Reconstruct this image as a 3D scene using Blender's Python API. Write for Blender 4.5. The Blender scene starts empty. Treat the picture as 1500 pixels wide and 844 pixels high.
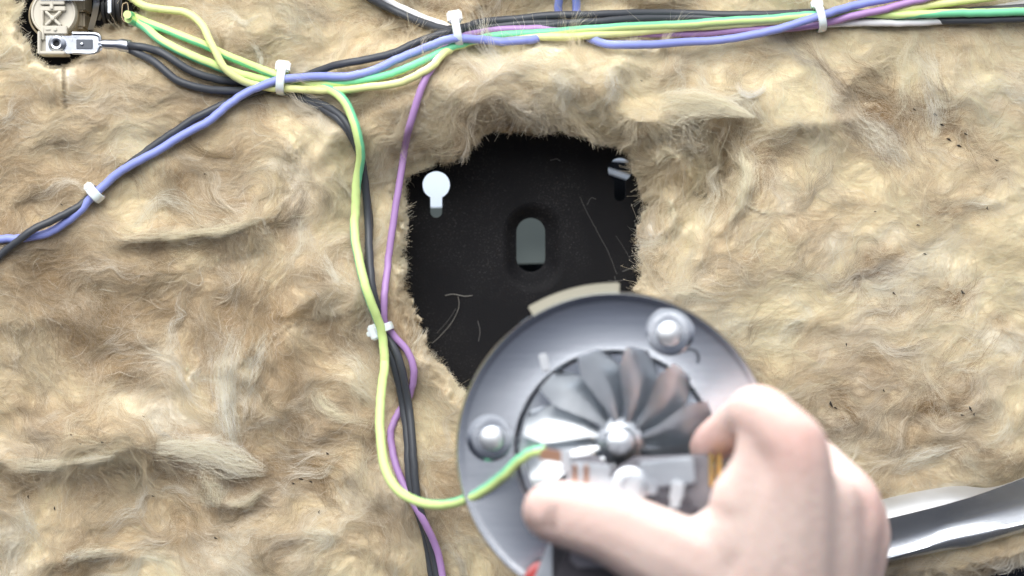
import bpy, bmesh, math, random
import numpy as np
from mathutils import Vector, Matrix

random.seed(7)
rng = np.random.default_rng(11)
S = bpy.context.scene
COL = S.collection
R = math.radians
FRONT = Vector((0, -1, 0))

# ---------------------------------------------------------------- camera, light, exposure
D = 0.90                      # camera to the face of the wool, metres
W = 0.43                      # width of the wool seen in the frame, metres
PX = W / 1500.0               # one photograph pixel at the face of the wool

cd = bpy.data.cameras.new('camera')
cam = bpy.data.objects.new('camera', cd); COL.objects.link(cam)
cam.location = (0, -D, 0); cam.rotation_euler = (R(90), 0, 0)
cd.sensor_width = 36.0; cd.lens = 36.0 * D / W
cd.clip_start = 0.02; cd.clip_end = 30
cd.dof.use_dof = True; cd.dof.focus_distance = D + 0.002; cd.dof.aperture_fstop = 3.7
S.camera = cam

wd = bpy.data.worlds.new('World'); S.world = wd; wd.use_nodes = True
nt = wd.node_tree; bgn = nt.nodes['Background']
tc = nt.nodes.new('ShaderNodeTexCoord'); sx = nt.nodes.new('ShaderNodeSeparateXYZ')
cr = nt.nodes.new('ShaderNodeValToRGB'); mr = nt.nodes.new('ShaderNodeMapRange')
mr.inputs['From Min'].default_value = -1; mr.inputs['From Max'].default_value = 1
nt.links.new(tc.outputs['Generated'], sx.inputs[0]); nt.links.new(sx.outputs['Z'], mr.inputs['Value'])
nt.links.new(mr.outputs[0], cr.inputs[0]); nt.links.new(cr.outputs[0], bgn.inputs['Color'])
e = cr.color_ramp.elements
e[0].position = 0.40; e[0].color = (0.05, 0.055, 0.075, 1)      # floor of the workshop
e[1].position = 1.0; e[1].color = (0.92, 0.95, 1.0, 1)       # pale ceiling
m_ = e.new(0.60); m_.color = (0.62, 0.64, 0.70, 1)
m_ = e.new(0.50); m_.color = (0.26, 0.28, 0.34, 1)
bgn.inputs['Strength'].default_value = 1.30

def area(name, loc, target, size, power, col=(1, 1, 1)):
    l = bpy.data.lights.new(name, 'AREA'); l.energy = power; l.size = size; l.color = col
    o = bpy.data.objects.new(name, l); COL.objects.link(o); o.location = loc
    o.rotation_euler = (Vector(target) - Vector(loc)).to_track_quat('-Z', 'Y').to_euler()
    return o
    return o
area('ceiling_lamp', (-0.36, -1.30, 1.15), (0.02, 0, 0), 1.6, 54, (1.0, 0.985, 0.96))
rl = area('rear_fill', (0.0, 0.053, 0.34), (0.0, 0.085, 0.0), 0.40, 5.0, (0.90, 0.95, 1.0)); rl.data.shape = 'RECTANGLE'; rl.data.size_y = 0.02  # unseen light added behind the panel to brighten the boards there

S.view_settings.view_transform = 'Standard'; S.view_settings.look = 'None'
S.view_settings.exposure = 0.0; S.view_settings.gamma = 1.0
S.view_settings.use_curve_mapping = False
S.cycles.max_bounces = 8; S.cycles.diffuse_bounces = 4
try:
    S.cycles_curves.shape = 'RIBBONS'
except Exception:
    pass

# ---------------------------------------------------------------- helpers
def P(px, py, h=0.0):
    """Point h metres in front of the wool's face, on the line of sight of a pixel of the photograph."""
    k = (D - h) / D
    return Vector(((px - 750.0) * PX * k, -h, (422.0 - py) * PX * k))

def mat(name, col, rough=0.6, metal=0.0, var=0.0, vscale=60.0, bump=0.0, bscale=300.0, sss=0.0, trans=0.0, spec=0.5, aniso=0.0, stretch=None):
    m = bpy.data.materials.new(name); m.use_nodes = True
    n = m.node_tree.nodes; L = m.node_tree.links
    b = n['Principled BSDF']
    b.inputs['Base Color'].default_value = (*col, 1)
    b.inputs['Roughness'].default_value = rough
    b.inputs['Metallic'].default_value = metal
    b.inputs['Specular IOR Level'].default_value = spec
    if aniso: b.inputs['Anisotropic'].default_value = aniso
    if sss:
        b.inputs['Subsurface Weight'].default_value = sss
        b.inputs['Subsurface Radius'].default_value = (0.008, 0.003, 0.0015)
        b.inputs['Subsurface Scale'].default_value = 1.0
    if trans: b.inputs['Transmission Weight'].default_value = trans
    t = n.new('ShaderNodeTexCoord'); mp = n.new('ShaderNodeMapping')
    L.new(t.outputs['Object'], mp.inputs[0])
    if stretch: mp.inputs['Scale'].default_value = stretch
    if var:
        no = n.new('ShaderNodeTexNoise'); no.inputs['Scale'].default_value = vscale; no.inputs['Detail'].default_value = 6
        L.new(mp.outputs[0], no.inputs['Vector'])
        mx = n.new('ShaderNodeMix'); mx.data_type = 'RGBA'
        mx.inputs['A'].default_value = (*[c * (1 - var) for c in col], 1)
        mx.inputs['B'].default_value = (*[min(1, c * (1 + var)) for c in col], 1)
        L.new(no.outputs[0], mx.inputs['Factor']); L.new(mx.outputs['Result'], b.inputs['Base Color'])
        rm = n.new('ShaderNodeMapRange'); rm.inputs['To Min'].default_value = max(0.03, rough * 0.75); rm.inputs['To Max'].default_value = min(1, rough * 1.3)
        L.new(no.outputs[0], rm.inputs['Value']); L.new(rm.outputs[0], b.inputs['Roughness'])
    if bump:
        nb = n.new('ShaderNodeTexNoise'); nb.inputs['Scale'].default_value = bscale; nb.inputs['Detail'].default_value = 4
        L.new(mp.outputs[0], nb.inputs['Vector'])
        bp = n.new('ShaderNodeBump'); bp.inputs['Strength'].default_value = bump; bp.inputs['Distance'].default_value = 0.001
        L.new(nb.outputs[0], bp.inputs['Height']); L.new(bp.outputs[0], b.inputs['Normal'])
    return m

def tag(o, label=None, cat=None, group=None, kind=None):
    if label: o['label'] = label
    if cat: o['category'] = cat
    if group: o['group'] = group
    if kind: o['kind'] = kind
    return o

def empty(name, loc, label=None, cat=None, group=None):
    o = bpy.data.objects.new(name, None); COL.objects.link(o); o.location = loc
    o.empty_display_size = 0.01
    return tag(o, label, cat, group)

def link(name, me, parent=None):
    o = bpy.data.objects.new(name, me); COL.objects.link(o)
    if parent is not None:
        o.parent = parent
        if parent.parent is not None:
            mw = Matrix.Translation(parent.parent.location) @ Matrix.Translation(parent.location)
        else:
            mw = Matrix.Translation(parent.location)
        o.matrix_parent_inverse = mw.inverted()
    return o

def bobj(name, bm, m, parent=None, smooth=True, local=False):
    bmesh.ops.recalc_face_normals(bm, faces=bm.faces)
    me = bpy.data.meshes.new(name); bm.to_mesh(me); bm.free()
    for k in (m if isinstance(m, (list, tuple)) else [m]): me.materials.append(k)
    if smooth:
        me.polygons.foreach_set('use_smooth', [True] * len(me.polygons))
        me.set_sharp_from_angle(angle=R(38))
    o = bpy.data.objects.new(name, me); COL.objects.link(o)
    if parent is not None:
        o.parent = parent
        if not local:
            ch = parent; mw = Matrix.Identity(4)
            stack = []
            while ch is not None:
                stack.append(ch); ch = ch.parent
            for c in reversed(stack):
                mw = mw @ c.matrix_parent_inverse @ c.matrix_basis
            o.matrix_parent_inverse = mw.inverted()
    return o

def catmull(pts, n=10):
    """Smooth path through points (any dimension)."""
    p = np.array(pts, float)
    p = np.vstack([2 * p[0] - p[1], p, 2 * p[-1] - p[-2]])
    out = []
    for i in range(1, len(p) - 2):
        a, b, c, d = p[i - 1], p[i], p[i + 1], p[i + 2]
        t = np.linspace(0, 1, n, endpoint=False)[:, None]
        out.append(0.5 * ((2 * b) + (-a + c) * t + (2 * a - 5 * b + 4 * c - d) * t * t + (-a + 3 * b - 3 * c + d) * t ** 3))
    out.append(p[-2][None])
    return np.vstack(out)

def add_tube(bm, pts, r, sides=10, cap=True, slots=None, twist=0.0, phi=None):
    """Tube along points; r a number or one per point; slots(angle_fraction) picks the material."""
    pts = [Vector(p) for p in pts]; n = len(pts)
    rr = [r] * n if isinstance(r, (int, float)) else list(r)
    t0 = (pts[1] - pts[0]).normalized()
    u = t0.cross(Vector((0, 1, 0)));
    if u.length < 1e-3: u = t0.cross(Vector((1, 0, 0)))
    u.normalize(); rings = []; run = 0.0; tw = []
    for i in range(n):
        t = (pts[min(i + 1, n - 1)] - pts[max(i - 1, 0)])
        if t.length < 1e-9: t = t0
        t.normalize(); u = (u - t * u.dot(t)).normalized(); t0 = t
        if phi is not None:
            vw = FRONT - t * FRONT.dot(t); vw.normalize(); sd = t.cross(vw) * -1      # right of travel as seen
            u = sd * math.cos(phi[i]) + vw * math.sin(phi[i])
        v = t.cross(u)
        if i: run += (pts[i] - pts[i - 1]).length
        a0 = run * twist; tw.append(a0)
        rings.append([bm.verts.new(pts[i] + (u * math.cos(2 * math.pi * k / sides + a0) + v * math.sin(2 * math.pi * k / sides + a0)) * rr[i]) for k in range(sides)])
    for i in range(n - 1):
        for k in range(sides):
            f = bm.faces.new((rings[i][k], rings[i][(k + 1) % sides], rings[i + 1][(k + 1) % sides], rings[i + 1][k]))
            if slots: f.material_index = slots((k + 0.5) / sides)
    if cap:
        bm.faces.new(rings[0][::-1]); bm.faces.new(rings[-1])

def add_prism(bm, poly, z0, z1, M=None, bevel=0.0):
    """Extruded outline (list of (x, y)) between z0 and z1, in a frame M."""
    b2 = bmesh.new()
    lo = [b2.verts.new((x, y, z0)) for x, y in poly]; hi = [b2.verts.new((x, y, z1)) for x, y in poly]
    n = len(poly)
    b2.faces.new(lo[::-1]); b2.faces.new(hi)
    for i in range(n): b2.faces.new((lo[i], lo[(i + 1) % n], hi[(i + 1) % n], hi[i]))
    if bevel:
        bmesh.ops.bevel(b2, geom=b2.edges[:], offset=bevel, segments=2, affect='EDGES', clamp_overlap=True)
    if M is not None: bmesh.ops.transform(b2, matrix=M, verts=b2.verts)
    me = bpy.data.meshes.new('tmp'); b2.to_mesh(me); b2.free(); bm.from_mesh(me); bpy.data.meshes.remove(me)

def rect(x0, y0, x1, y1): return [(x0, y0), (x1, y0), (x1, y1), (x0, y1)]

def add_lathe(bm, prof, M=None, n=32, close=True):
    """Profile of (radius, z) turned about z."""
    b2 = bmesh.new(); rings = []
    for r, z in prof:
        if r < 1e-7: rings.append([b2.verts.new((0, 0, z))])
        else: rings.append([b2.verts.new((r * math.cos(2 * math.pi * k / n), r * math.sin(2 * math.pi * k / n), z)) for k in range(n)])
    for a, b in zip(rings, rings[1:]):
        for k in range(n):
            q = [a[k % len(a)], a[(k + 1) % len(a)], b[(k + 1) % len(b)], b[k % len(b)]]
            q2 = []
            for v in q:
                if v not in q2: q2.append(v)
            if len(q2) > 2: b2.faces.new(q2)
    if M is not None: bmesh.ops.transform(b2, matrix=M, verts=b2.verts)
    me = bpy.data.meshes.new('tmp'); b2.to_mesh(me); b2.free(); bm.from_mesh(me); bpy.data.meshes.remove(me)

def frame(origin, xdir, zdir):
    z = Vector(zdir).normalized(); x = Vector(xdir); x = (x - z * x.dot(z)).normalized(); y = z.cross(x)
    M = Matrix((x, y, z)).transposed().to_4x4(); M.translation = Vector(origin); return M

def pf(px, py, h, ang=0.0):
    """Frame at a pixel: x along ang (degrees, up positive), y across, z towards the viewer; unit = metre."""
    return frame(P(px, py, h), (math.cos(R(ang)), 0, math.sin(R(ang))), FRONT)

# ---------------------------------------------------------------- the wool as a field of heights
G = 2.4
X0, Y0, X1, Y1 = -210.0, -170.0, 1710.0, 1014.0
gx = np.arange(X0, X1 + .1, G); gy = np.arange(Y0, Y1 + .1, G)
NX, NY = len(gx), len(gy)
XX, YY = np.meshgrid(gx, gy)

def fnoise(scale, seed, beta=0.0, ax=1.0, ay=1.0):
    """Smooth random field, unit variance, features about `scale` pixels across."""
    r = np.random.default_rng(seed); f = np.fft.rfft2(r.standard_normal((NY, NX)))
    ky = np.fft.fftfreq(NY, G)[:, None] * ay; kx = np.fft.rfftfreq(NX, G)[None, :] * ax
    k = np.sqrt(kx * kx + ky * ky)
    if beta: f = f * np.where(k > 0.35 / scale, 1, 0) / np.maximum(k, 0.5 / scale) ** beta
    else: f = f * np.exp(-(k * scale) ** 2 * 2.0)
    a = np.fft.irfft2(f, (NY, NX)); a -= a.mean(); return a / a.std()

def samp(A, x, y):
    fx = np.clip((x - X0) / G, 0, NX - 1.001); fy = np.clip((y - Y0) / G, 0, NY - 1.001)
    i = fx.astype(np.int32); j = fy.astype(np.int32); u = fx - i; v = fy - j
    return (A[j, i] * (1 - u) + A[j, i + 1] * u) * (1 - v) + (A[j + 1, i] * (1 - u) + A[j + 1, i + 1] * u) * v

WX = XX + 9 * fnoise(60, 1) + 3 * fnoise(20, 2) + .7 * fnoise(8, 3)
WY = YY + 9 * fnoise(60, 4) + 3 * fnoise(20, 5) + .7 * fnoise(8, 6)
LX = XX + 2.5 * fnoise(14, 31) + 1.3 * fnoise(6, 33)
LY = YY + 2.5 * fnoise(14, 32) + 1.3 * fnoise(6, 34)

def pdist(pts, x, y, closed=False):
    """Distance to a polyline, signed side (+ on the right of travel as seen in the photograph) and run 0..1."""
    p = [np.array(q, float) for q in pts]
    if closed: p.append(p[0])
    best = np.full(x.shape, 1e9); side = np.zeros(x.shape); run = np.zeros(x.shape)
    tot = sum(np.hypot(*(b - a)) for a, b in zip(p, p[1:])); acc = 0
    for a, b in zip(p, p[1:]):
        d = b - a; l2 = d @ d; l = math.sqrt(l2)
        t = np.clip(((x - a[0]) * d[0] + (y - a[1]) * d[1]) / l2, 0, 1)
        dd = np.hypot(x - a[0] - t * d[0], y - a[1] - t * d[1])
        m = dd < best
        best = np.where(m, dd, best)
        side = np.where(m, np.sign(d[0] * (y - a[1]) - d[1] * (x - a[0])), side)
        run = np.where(m, (acc + t * l) / tot, run); acc += l
    return best, side, run

def inside(poly, x, y):
    c = np.zeros(x.shape, bool); n = len(poly)
    for i in range(n):
        (xa, ya), (xb, yb) = poly[i], poly[(i + 1) % n]
        if ya == yb: continue
        c ^= ((ya > y) != (yb > y)) & (x < (xb - xa) * (y - ya) / (yb - ya) + xa)
    return c

H = 3.0 * fnoise(150, 20) + 1.3 * fnoise(70, 21) + 0.28 * fnoise(30, 22)     # millimetres
flat = 1 / (1 + np.exp(-(XX - 1130) / 60.0))          # the right side is a flatter, felted sheet
H *= 1 - 0.45 * flat

def window(pts, m):
    a = np.array(pts); x0, y0 = a.min(0) - m; x1, y1 = a.max(0) + m
    i0 = max(0, int((x0 - X0) / G)); i1 = min(NX, int((x1 - X0) / G) + 2)
    j0 = max(0, int((y0 - Y0) / G)); j1 = min(NY, int((y1 - Y0) / G) + 2)
    return slice(j0, j1), slice(i0, i1)

def ends(run): return np.clip(run / 0.18, 0, 1) * np.clip((1 - run) / 0.18, 0, 1)

def ridge(pts, w, h, fade=True):
    s = window(pts, 3 * w + 30); d, sd, run = pdist(pts, WX[s], WY[s])
    H[s] += h * np.exp(-(d / w) ** 2) * (ends(run) ** .6 if fade else 1)

def shelf(pts, h, wl, wr=13.0, fade=True, k=.62):
    """A lip of wool: full height along the path, sinking slowly on the left of travel and at once on the right."""
    s = window(pts, 3 * wl + 30); d, sd, run = pdist(pts, (WX[s] + XX[s]) / 2, (WY[s] + YY[s]) / 2)
    v = np.where(sd < 0, np.exp(-(d / wl) ** 1.4), np.exp(-(d / wr) ** 2))
    H[s] += h * k * v * (ends(run) ** .7 if fade else 1)

# rolled wool along the upper rim of the hole
ridge([(450, 270), (480, 215), (540, 165), (640, 135), (760, 128), (880, 130), (990, 140)], 58, 20)
ridge([(470, 250), (478, 320), (505, 400), (520, 470)], 45, 9)
shelf([(600, 140), (500, 178), (437, 235), (415, 290), (424, 312)], -8, 1, 16)
# left field: sheets and folds (lip on the upper side, drop below)
shelf([(425, 306), (380, 332), (320, 345), (250, 352), (160, 362)][::-1], 8, 34, 8, k=1)
shelf([(30, 205), (90, 195), (160, 180), (250, 185)], 4, 28)
shelf([(0, 292), (70, 280), (150, 285), (215, 262)], 3.5, 30)
shelf([(120, 246), (210, 228), (300, 240), (370, 262)], 3, 26)
shelf([(60, 400), (170, 415), (290, 408), (390, 440)], 4, 34)
shelf([(-40, 470), (60, 462), (150, 490), (240, 505)], 5, 34)
shelf([(140, 540), (220, 560), (300, 545), (370, 520)], 4, 30)
shelf([(-60, 690), (20, 688), (70, 689), (140, 681), (210, 668), (275, 678)], 11, 40, 6, k=.9)
shelf([(270, 668), (296, 700), (316, 742), (350, 740), (392, 712)], 8, 34, 6, k=.9)
ridge([(0, 640), (120, 640), (230, 652), (330, 676), (390, 690)], 20, 5)
shelf([(60, 834), (95, 824), (130, 815), (180, 812), (220, 824)], 8, 30, 5)
shelf([(110, 770), (200, 760), (290, 735)], 4, 26)
shelf([(230, 792), (310, 775), (390, 770), (450, 790)], 4, 26)
shelf([(400, 800), (470, 780), (540, 800), (600, 830)], 5, 26)
shelf([(430, 700), (490, 690), (540, 705), (570, 740)], 5, 24)
ridge([(350, 470), (330, 560), (345, 640), (380, 690)], 24, 5)
ridge([(450, 430), (420, 520), (395, 620)], 26, 5)
shelf([(440, 560), (490, 545), (530, 560)], 5, 22)
shelf([(620, 690), (600, 640), (620, 590)], 4, 22)
shelf([(460, 640), (510, 630), (548, 655)], 5, 22)
ridge([(0, 555), (60, 590), (110, 610)], 24, 4)
# top band
shelf([(440, 62), (500, 50), (560, 30)], 4, 26)
ridge([(480, 120), (560, 78), (620, 60)], 22, 4)
ridge([(230, 100), (330, 40), (420, 30)], 26, 4)
ridge([(700, 95), (800, 90), (920, 96), (1040, 80)], 30, 6)
ridge([(560, 40), (600, 48), (640, 20)], 12, -9)
ridge([(690, 24), (715, 18)], 14, -7)
ridge([(900, 5), (960, 12), (1010, 0)], 14, -7)
ridge([(690, 18), (800, 16), (900, 20), (1000, 16), (1120, 20)], 30, -3)
# right of the hole: a torn, curled hollow under a pointed flap, then a smooth cushion
ridge([(975, 215), (1010, 200), (1040, 225), (1035, 270), (990, 280)], 34, -34)
shelf([(1092, 172), (1050, 163), (1010, 160), (975, 170), (935, 195), (905, 205)][::-1], 13, 32, 6, k=1)
for pts, h, w in [([(940, 235), (950, 200), (985, 183), (1030, 190), (1060, 225), (1065, 275), (1040, 310)], 8, 9),
                  ([(955, 235), (975, 208), (1005, 205), (1030, 225), (1032, 262), (1010, 292)], 7, 8),
                  ([(968, 240), (985, 222), (1008, 232), (1010, 262)], 7, 7),
                  ([(980, 270), (1000, 300), (990, 330)], 7, 10), ([(1000, 250), (1030, 248), (1048, 262)], 5, 8),
                  ([(1075, 205), (1092, 240), (1088, 290), (1060, 335)], 7, 12),
                  ([(955, 290), (962, 330), (950, 370)], 6, 12), ([(1010, 320), (1040, 345), (1030, 380)], 5, 12)]:
    ridge(pts, w, h)
ridge([(1120, 110), (1150, 160), (1180, 215)], 46, 9)
shelf([(1160, 250), (1120, 226), (1090, 222)][::-1], -5, 16, 12)
ridge([(1200, 60), (1235, 110), (1260, 150)], 34, 5)
ridge([(1215, 62), (1218, 95), (1222, 118)], 3.0, -3)
ridge([(1217, 60), (1245, 57), (1275, 62)], 3.0, -3)
ridge([(1240, 180), (1260, 230), (1250, 290)], 20, -3)
# the felted sheet: low seams
for pts in [[(1180, 425), (1260, 400), (1330, 350)], [(1180, 485), (1300, 490), (1420, 478)], [(1230, 590), (1320, 600), (1420, 570)],
            [(1350, 120), (1420, 150), (1480, 130)], [(1100, 480), (1170, 470), (1240, 500)], [(1280, 660), (1380, 630), (1480, 560)],
            [(1180, 640), (1250, 620), (1330, 640)], [(960, 470), (1010, 430), (1060, 440)], [(1380, 290), (1440, 300), (1500, 285)]]:
    shelf(pts, 2.6, 20, 5)
H += flat * (0.38 * fnoise(15, 51) + 0.10 * fnoise(7, 52))
# ribs of the wall left of the hole's foot and the second layer there
ridge([(612, 480), (640, 530), (690, 580)], 14, 4)
# cut lines by the lamp
ridge([(93, 92), (94, 120), (96, 158)], 2.6, -9, False)
ridge([(-5, 44), (20, 46), (42, 48)], 2.2, -3, False)
ridge([(62, 20), (52, 70), (110, 100), (165, 80)], 28, 7)

for x_, y_, w_, d_ in [(150, 62, 46, 9), (175, 40, 34, 8), (150, 20, 50, 10), (90, 60, 50, 6)]: H -= d_ * np.exp(-((XX - x_) ** 2 + (YY - y_) ** 2) / w_ ** 2)
HOLE = [(597, 263), (622, 245), (659, 241), (689, 221), (702, 203), (716, 193), (745, 193), (788, 199), (831, 196), (868, 209), (897, 216),
        (914, 224), (927, 247), (934, 265), (935, 288), (950, 305), (937, 318), (936, 334), (928, 355), (938, 360), (934, 392), (932, 416),
        (928, 445), (920, 490), (905, 545), (860, 600), (780, 630), (725, 612), (684, 574), (649, 534), (631, 512), (615, 480), (605, 448),
        (597, 427), (595, 400), (594, 355), (596, 318), (595, 293)]
LAMPHOLE = [(28, -70), (24, 10), (28, 52), (44, 82), (75, 97), (104, 98), (124, 80), (140, 42), (165, 34), (190, 38), (204, 34), (206, 12), (196, -10), (180, -70)]
PLATE_H = -0.034
DEPTH = 31.0

def soften(A, sg):
    ky = np.fft.fftfreq(NY, G)[:, None]; kx = np.fft.rfftfreq(NX, G)[None, :]
    return np.fft.irfft2(np.fft.rfft2(A) * np.exp(-2 * (math.pi * sg) ** 2 * (kx * kx + ky * ky)), (NY, NX))
_soft = np.clip(np.hypot(XX - 1005, YY - 230) / 130, 0, 1)          # the torn hollow keeps its sharper folds
H = soften(H, 2.2) * (1 - _soft) + soften(H, 5.0) * _soft
_cut = pdist([(93, 90), (94, 120), (96, 158)], XX, YY)[0]; H -= 10 * np.exp(-(_cut / 2.4) ** 2)
_c = np.array([770, 400.]); HOLE = [tuple(np.array(p) + 4.0 * (np.array(p) - _c) / np.linalg.norm(np.array(p) - _c)) for p in HOLE]
dh, sdh, runh = pdist(HOLE, LX, LY, True); inh = inside(HOLE, LX, LY)
dh = np.where(inh, -dh, dh)
# how wide the slope is, by direction from the hole's middle
th = np.arctan2(YY - 400, XX - 770)
def lobe(a, w): return np.exp(-(((th - R(a) + math.pi) % (2 * math.pi) - math.pi) / R(w)) ** 2)
sl = 13 + 26 * lobe(-38, 22) + 12 * lobe(-10, 25) + 20 * lobe(-90, 50) + 9 * lobe(140, 30) + 5 * lobe(10, 30)
sl *= 1 + 0.25 * fnoise(40, 61)
wall = np.clip(dh / sl, 0, 1)
wall_h = np.sqrt(np.clip(1 - (1 - wall) ** 2, 0, 1)) * 0.75 + 0.25 * wall
H = np.where(dh < 0, -DEPTH, -DEPTH + (H + DEPTH) * wall_h)
dl, _, _ = pdist(LAMPHOLE, LX, LY, True); inl = inside(LAMPHOLE, LX, LY); dl = np.where(inl, -dl, dl)
wl_ = np.clip(dl / 11.0, 0, 1); wl_ = np.sqrt(np.clip(1 - (1 - wl_) ** 2, 0, 1))
H = np.where(dl < 0, -DEPTH, -DEPTH + (H + DEPTH) * wl_)
# lower right: the wool sinks under a bright trim and ends above a dark surface
FOOT = [(1000, 900), (1250, 858), (1345, 856), (1400, 850), (1450, 842), (1510, 824), (1760, 765)]
df, sf, _ = pdist(FOOT, LX, LY); df = np.where(sf > 0, -df, df)
wf = np.sqrt(np.clip(1 - (1 - np.clip(df / 22.0, 0, 1)) ** 2, 0, 1))
beyond = (df < 0) & (XX > 1000)
H = np.where((XX > 1000), np.where(df < 0, -DEPTH, -DEPTH + (H + DEPTH) * wf), H)
CUT = (dh < -1.0) | (dl < -1.0) | (beyond & (df < -1.0))
ridge([(1000, 838), (1200, 800), (1370, 768), (1500, 730), (1700, 650)], 26, -9, False)

# ---- the run of the fibres
AN = [(100, 150, -8), (100, 300, -15), (300, 250, 28), (200, 420, -4), (350, 480, 100), (330, 620, 95), (120, 560, 22), (100, 650, 4), (300, 680, 20), (150, 750, -14),
      (450, 600, 55), (550, 560, 35), (640, 600, 55), (450, 760, -28), (450, 50, 25), (560, 150, -22), (470, 300, 95), (520, 400, 105), (750, 130, 0), (880, 120, 12),
      (1000, 90, -22), (1050, 155, 18), (1040, 260, 100), (960, 350, 110), (1150, 180, 60), (1300, 100, 45), (1350, 200, 20), (1200, 400, -14), (1400, 400, -8),
      (1250, 550, -10), (1450, 600, -38), (1350, 690, -14), (620, 820, 40), (250, 820, 10), (985, 185, -15), (1065, 230, 80), (560, 690, 70), (760, 60, 5), (200, 60, -30)]
c2 = np.zeros_like(XX); s2 = np.zeros_like(XX)
for ax_, ay_, a in AN:
    w = np.exp(-((XX - ax_) ** 2 + (YY - ay_) ** 2) / (2 * 75.0 ** 2)) + 1e-9
    c2 += w * math.cos(R(2 * a)); s2 += w * math.sin(R(2 * a))
TH = 0.5 * np.arctan2(s2, c2) + 0.42 * fnoise(90, 71) + 0.38 * fnoise(34, 72) + 0.22 * fnoise(14, 73)
CT, ST = np.cos(TH), np.sin(TH)

def lic(src, steps, step):
    acc = src.copy()
    for sg in (1, -1):
        x, y = XX.copy(), YY.copy()
        for _ in range(steps):
            x += sg * step * samp(CT, x, y); y += sg * step * samp(ST, x, y); acc += samp(src, x, y)
    acc -= acc.mean(); return acc / acc.std()
streak = lic(np.random.default_rng(81).standard_normal((NY, NX)), 9, 3.0)
band = lic(fnoise(7, 82), 12, 5.0); band2 = lic(fnoise(18, 83), 12, 8.0)
H += np.where(CUT, 0, (0.10 * streak + 0.17 * band + 0.14 * band2) * (1 - .6 * flat))
HM = H * 0.001

# ---- the colour of the wool: cream, tan and scorched patches, and brown over several hollows
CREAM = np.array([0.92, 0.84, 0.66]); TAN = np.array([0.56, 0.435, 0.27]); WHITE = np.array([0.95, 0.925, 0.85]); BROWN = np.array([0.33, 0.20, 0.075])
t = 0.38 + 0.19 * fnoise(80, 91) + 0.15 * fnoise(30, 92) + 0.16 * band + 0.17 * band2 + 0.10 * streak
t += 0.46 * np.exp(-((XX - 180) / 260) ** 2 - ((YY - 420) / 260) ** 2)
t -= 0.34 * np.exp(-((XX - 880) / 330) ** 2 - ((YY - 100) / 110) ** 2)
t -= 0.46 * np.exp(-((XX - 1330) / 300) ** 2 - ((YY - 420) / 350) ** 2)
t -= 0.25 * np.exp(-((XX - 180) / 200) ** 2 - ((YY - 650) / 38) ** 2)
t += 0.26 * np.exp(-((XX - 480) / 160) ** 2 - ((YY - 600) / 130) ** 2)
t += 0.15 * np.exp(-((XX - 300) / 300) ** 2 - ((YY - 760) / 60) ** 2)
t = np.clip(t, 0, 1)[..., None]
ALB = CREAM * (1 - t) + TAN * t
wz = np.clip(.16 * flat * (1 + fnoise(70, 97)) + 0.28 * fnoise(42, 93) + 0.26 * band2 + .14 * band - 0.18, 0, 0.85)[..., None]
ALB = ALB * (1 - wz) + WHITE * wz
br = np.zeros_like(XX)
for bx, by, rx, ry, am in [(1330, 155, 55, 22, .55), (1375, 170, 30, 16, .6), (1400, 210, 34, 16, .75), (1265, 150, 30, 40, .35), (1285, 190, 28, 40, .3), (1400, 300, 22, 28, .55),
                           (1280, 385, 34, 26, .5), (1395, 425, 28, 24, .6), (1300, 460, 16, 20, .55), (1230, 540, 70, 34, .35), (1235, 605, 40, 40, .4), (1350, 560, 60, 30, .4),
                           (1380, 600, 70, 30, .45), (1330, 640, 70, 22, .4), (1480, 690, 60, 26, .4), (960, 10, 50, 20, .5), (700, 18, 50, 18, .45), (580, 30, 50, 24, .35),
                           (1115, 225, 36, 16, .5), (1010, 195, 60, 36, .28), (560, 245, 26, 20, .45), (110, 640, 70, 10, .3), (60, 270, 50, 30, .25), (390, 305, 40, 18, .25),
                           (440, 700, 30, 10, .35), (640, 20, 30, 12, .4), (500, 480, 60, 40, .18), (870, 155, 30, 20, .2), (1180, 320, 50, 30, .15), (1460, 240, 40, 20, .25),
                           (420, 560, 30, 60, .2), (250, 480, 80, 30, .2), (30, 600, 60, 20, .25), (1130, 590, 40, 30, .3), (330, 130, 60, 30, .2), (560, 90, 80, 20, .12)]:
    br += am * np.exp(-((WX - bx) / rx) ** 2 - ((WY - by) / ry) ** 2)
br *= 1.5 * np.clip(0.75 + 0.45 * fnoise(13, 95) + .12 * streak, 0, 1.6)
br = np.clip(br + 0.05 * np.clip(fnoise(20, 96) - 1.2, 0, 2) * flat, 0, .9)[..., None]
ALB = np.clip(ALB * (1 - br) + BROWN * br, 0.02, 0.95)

def wool_mat(name, fibre):
    m = bpy.data.materials.new(name); m.use_nodes = True
    n = m.node_tree.nodes; L = m.node_tree.links; n.remove(n['Principled BSDF'])
    a = n.new('ShaderNodeAttribute'); a.attribute_name = 'tint'
    d = n.new('ShaderNodeBsdfDiffuse'); d.inputs['Roughness'].default_value = 0.5; L.new(a.outputs['Color'], d.inputs['Color'])
    tr = n.new('ShaderNodeBsdfTranslucent'); L.new(a.outputs['Color'], tr.inputs['Color'])
    mx = n.new('ShaderNodeMixShader'); mx.inputs[0].default_value = 0.42 if fibre else 0.0
    L.new(d.outputs[0], mx.inputs[1]); L.new(tr.outputs[0], mx.inputs[2])
    L.new(mx.outputs[0], n['Material Output'].inputs[0]); return m
M_WOOL = wool_mat('mineral_wool', False); M_FIBRE = wool_mat('mineral_wool_fibre', True)

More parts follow.
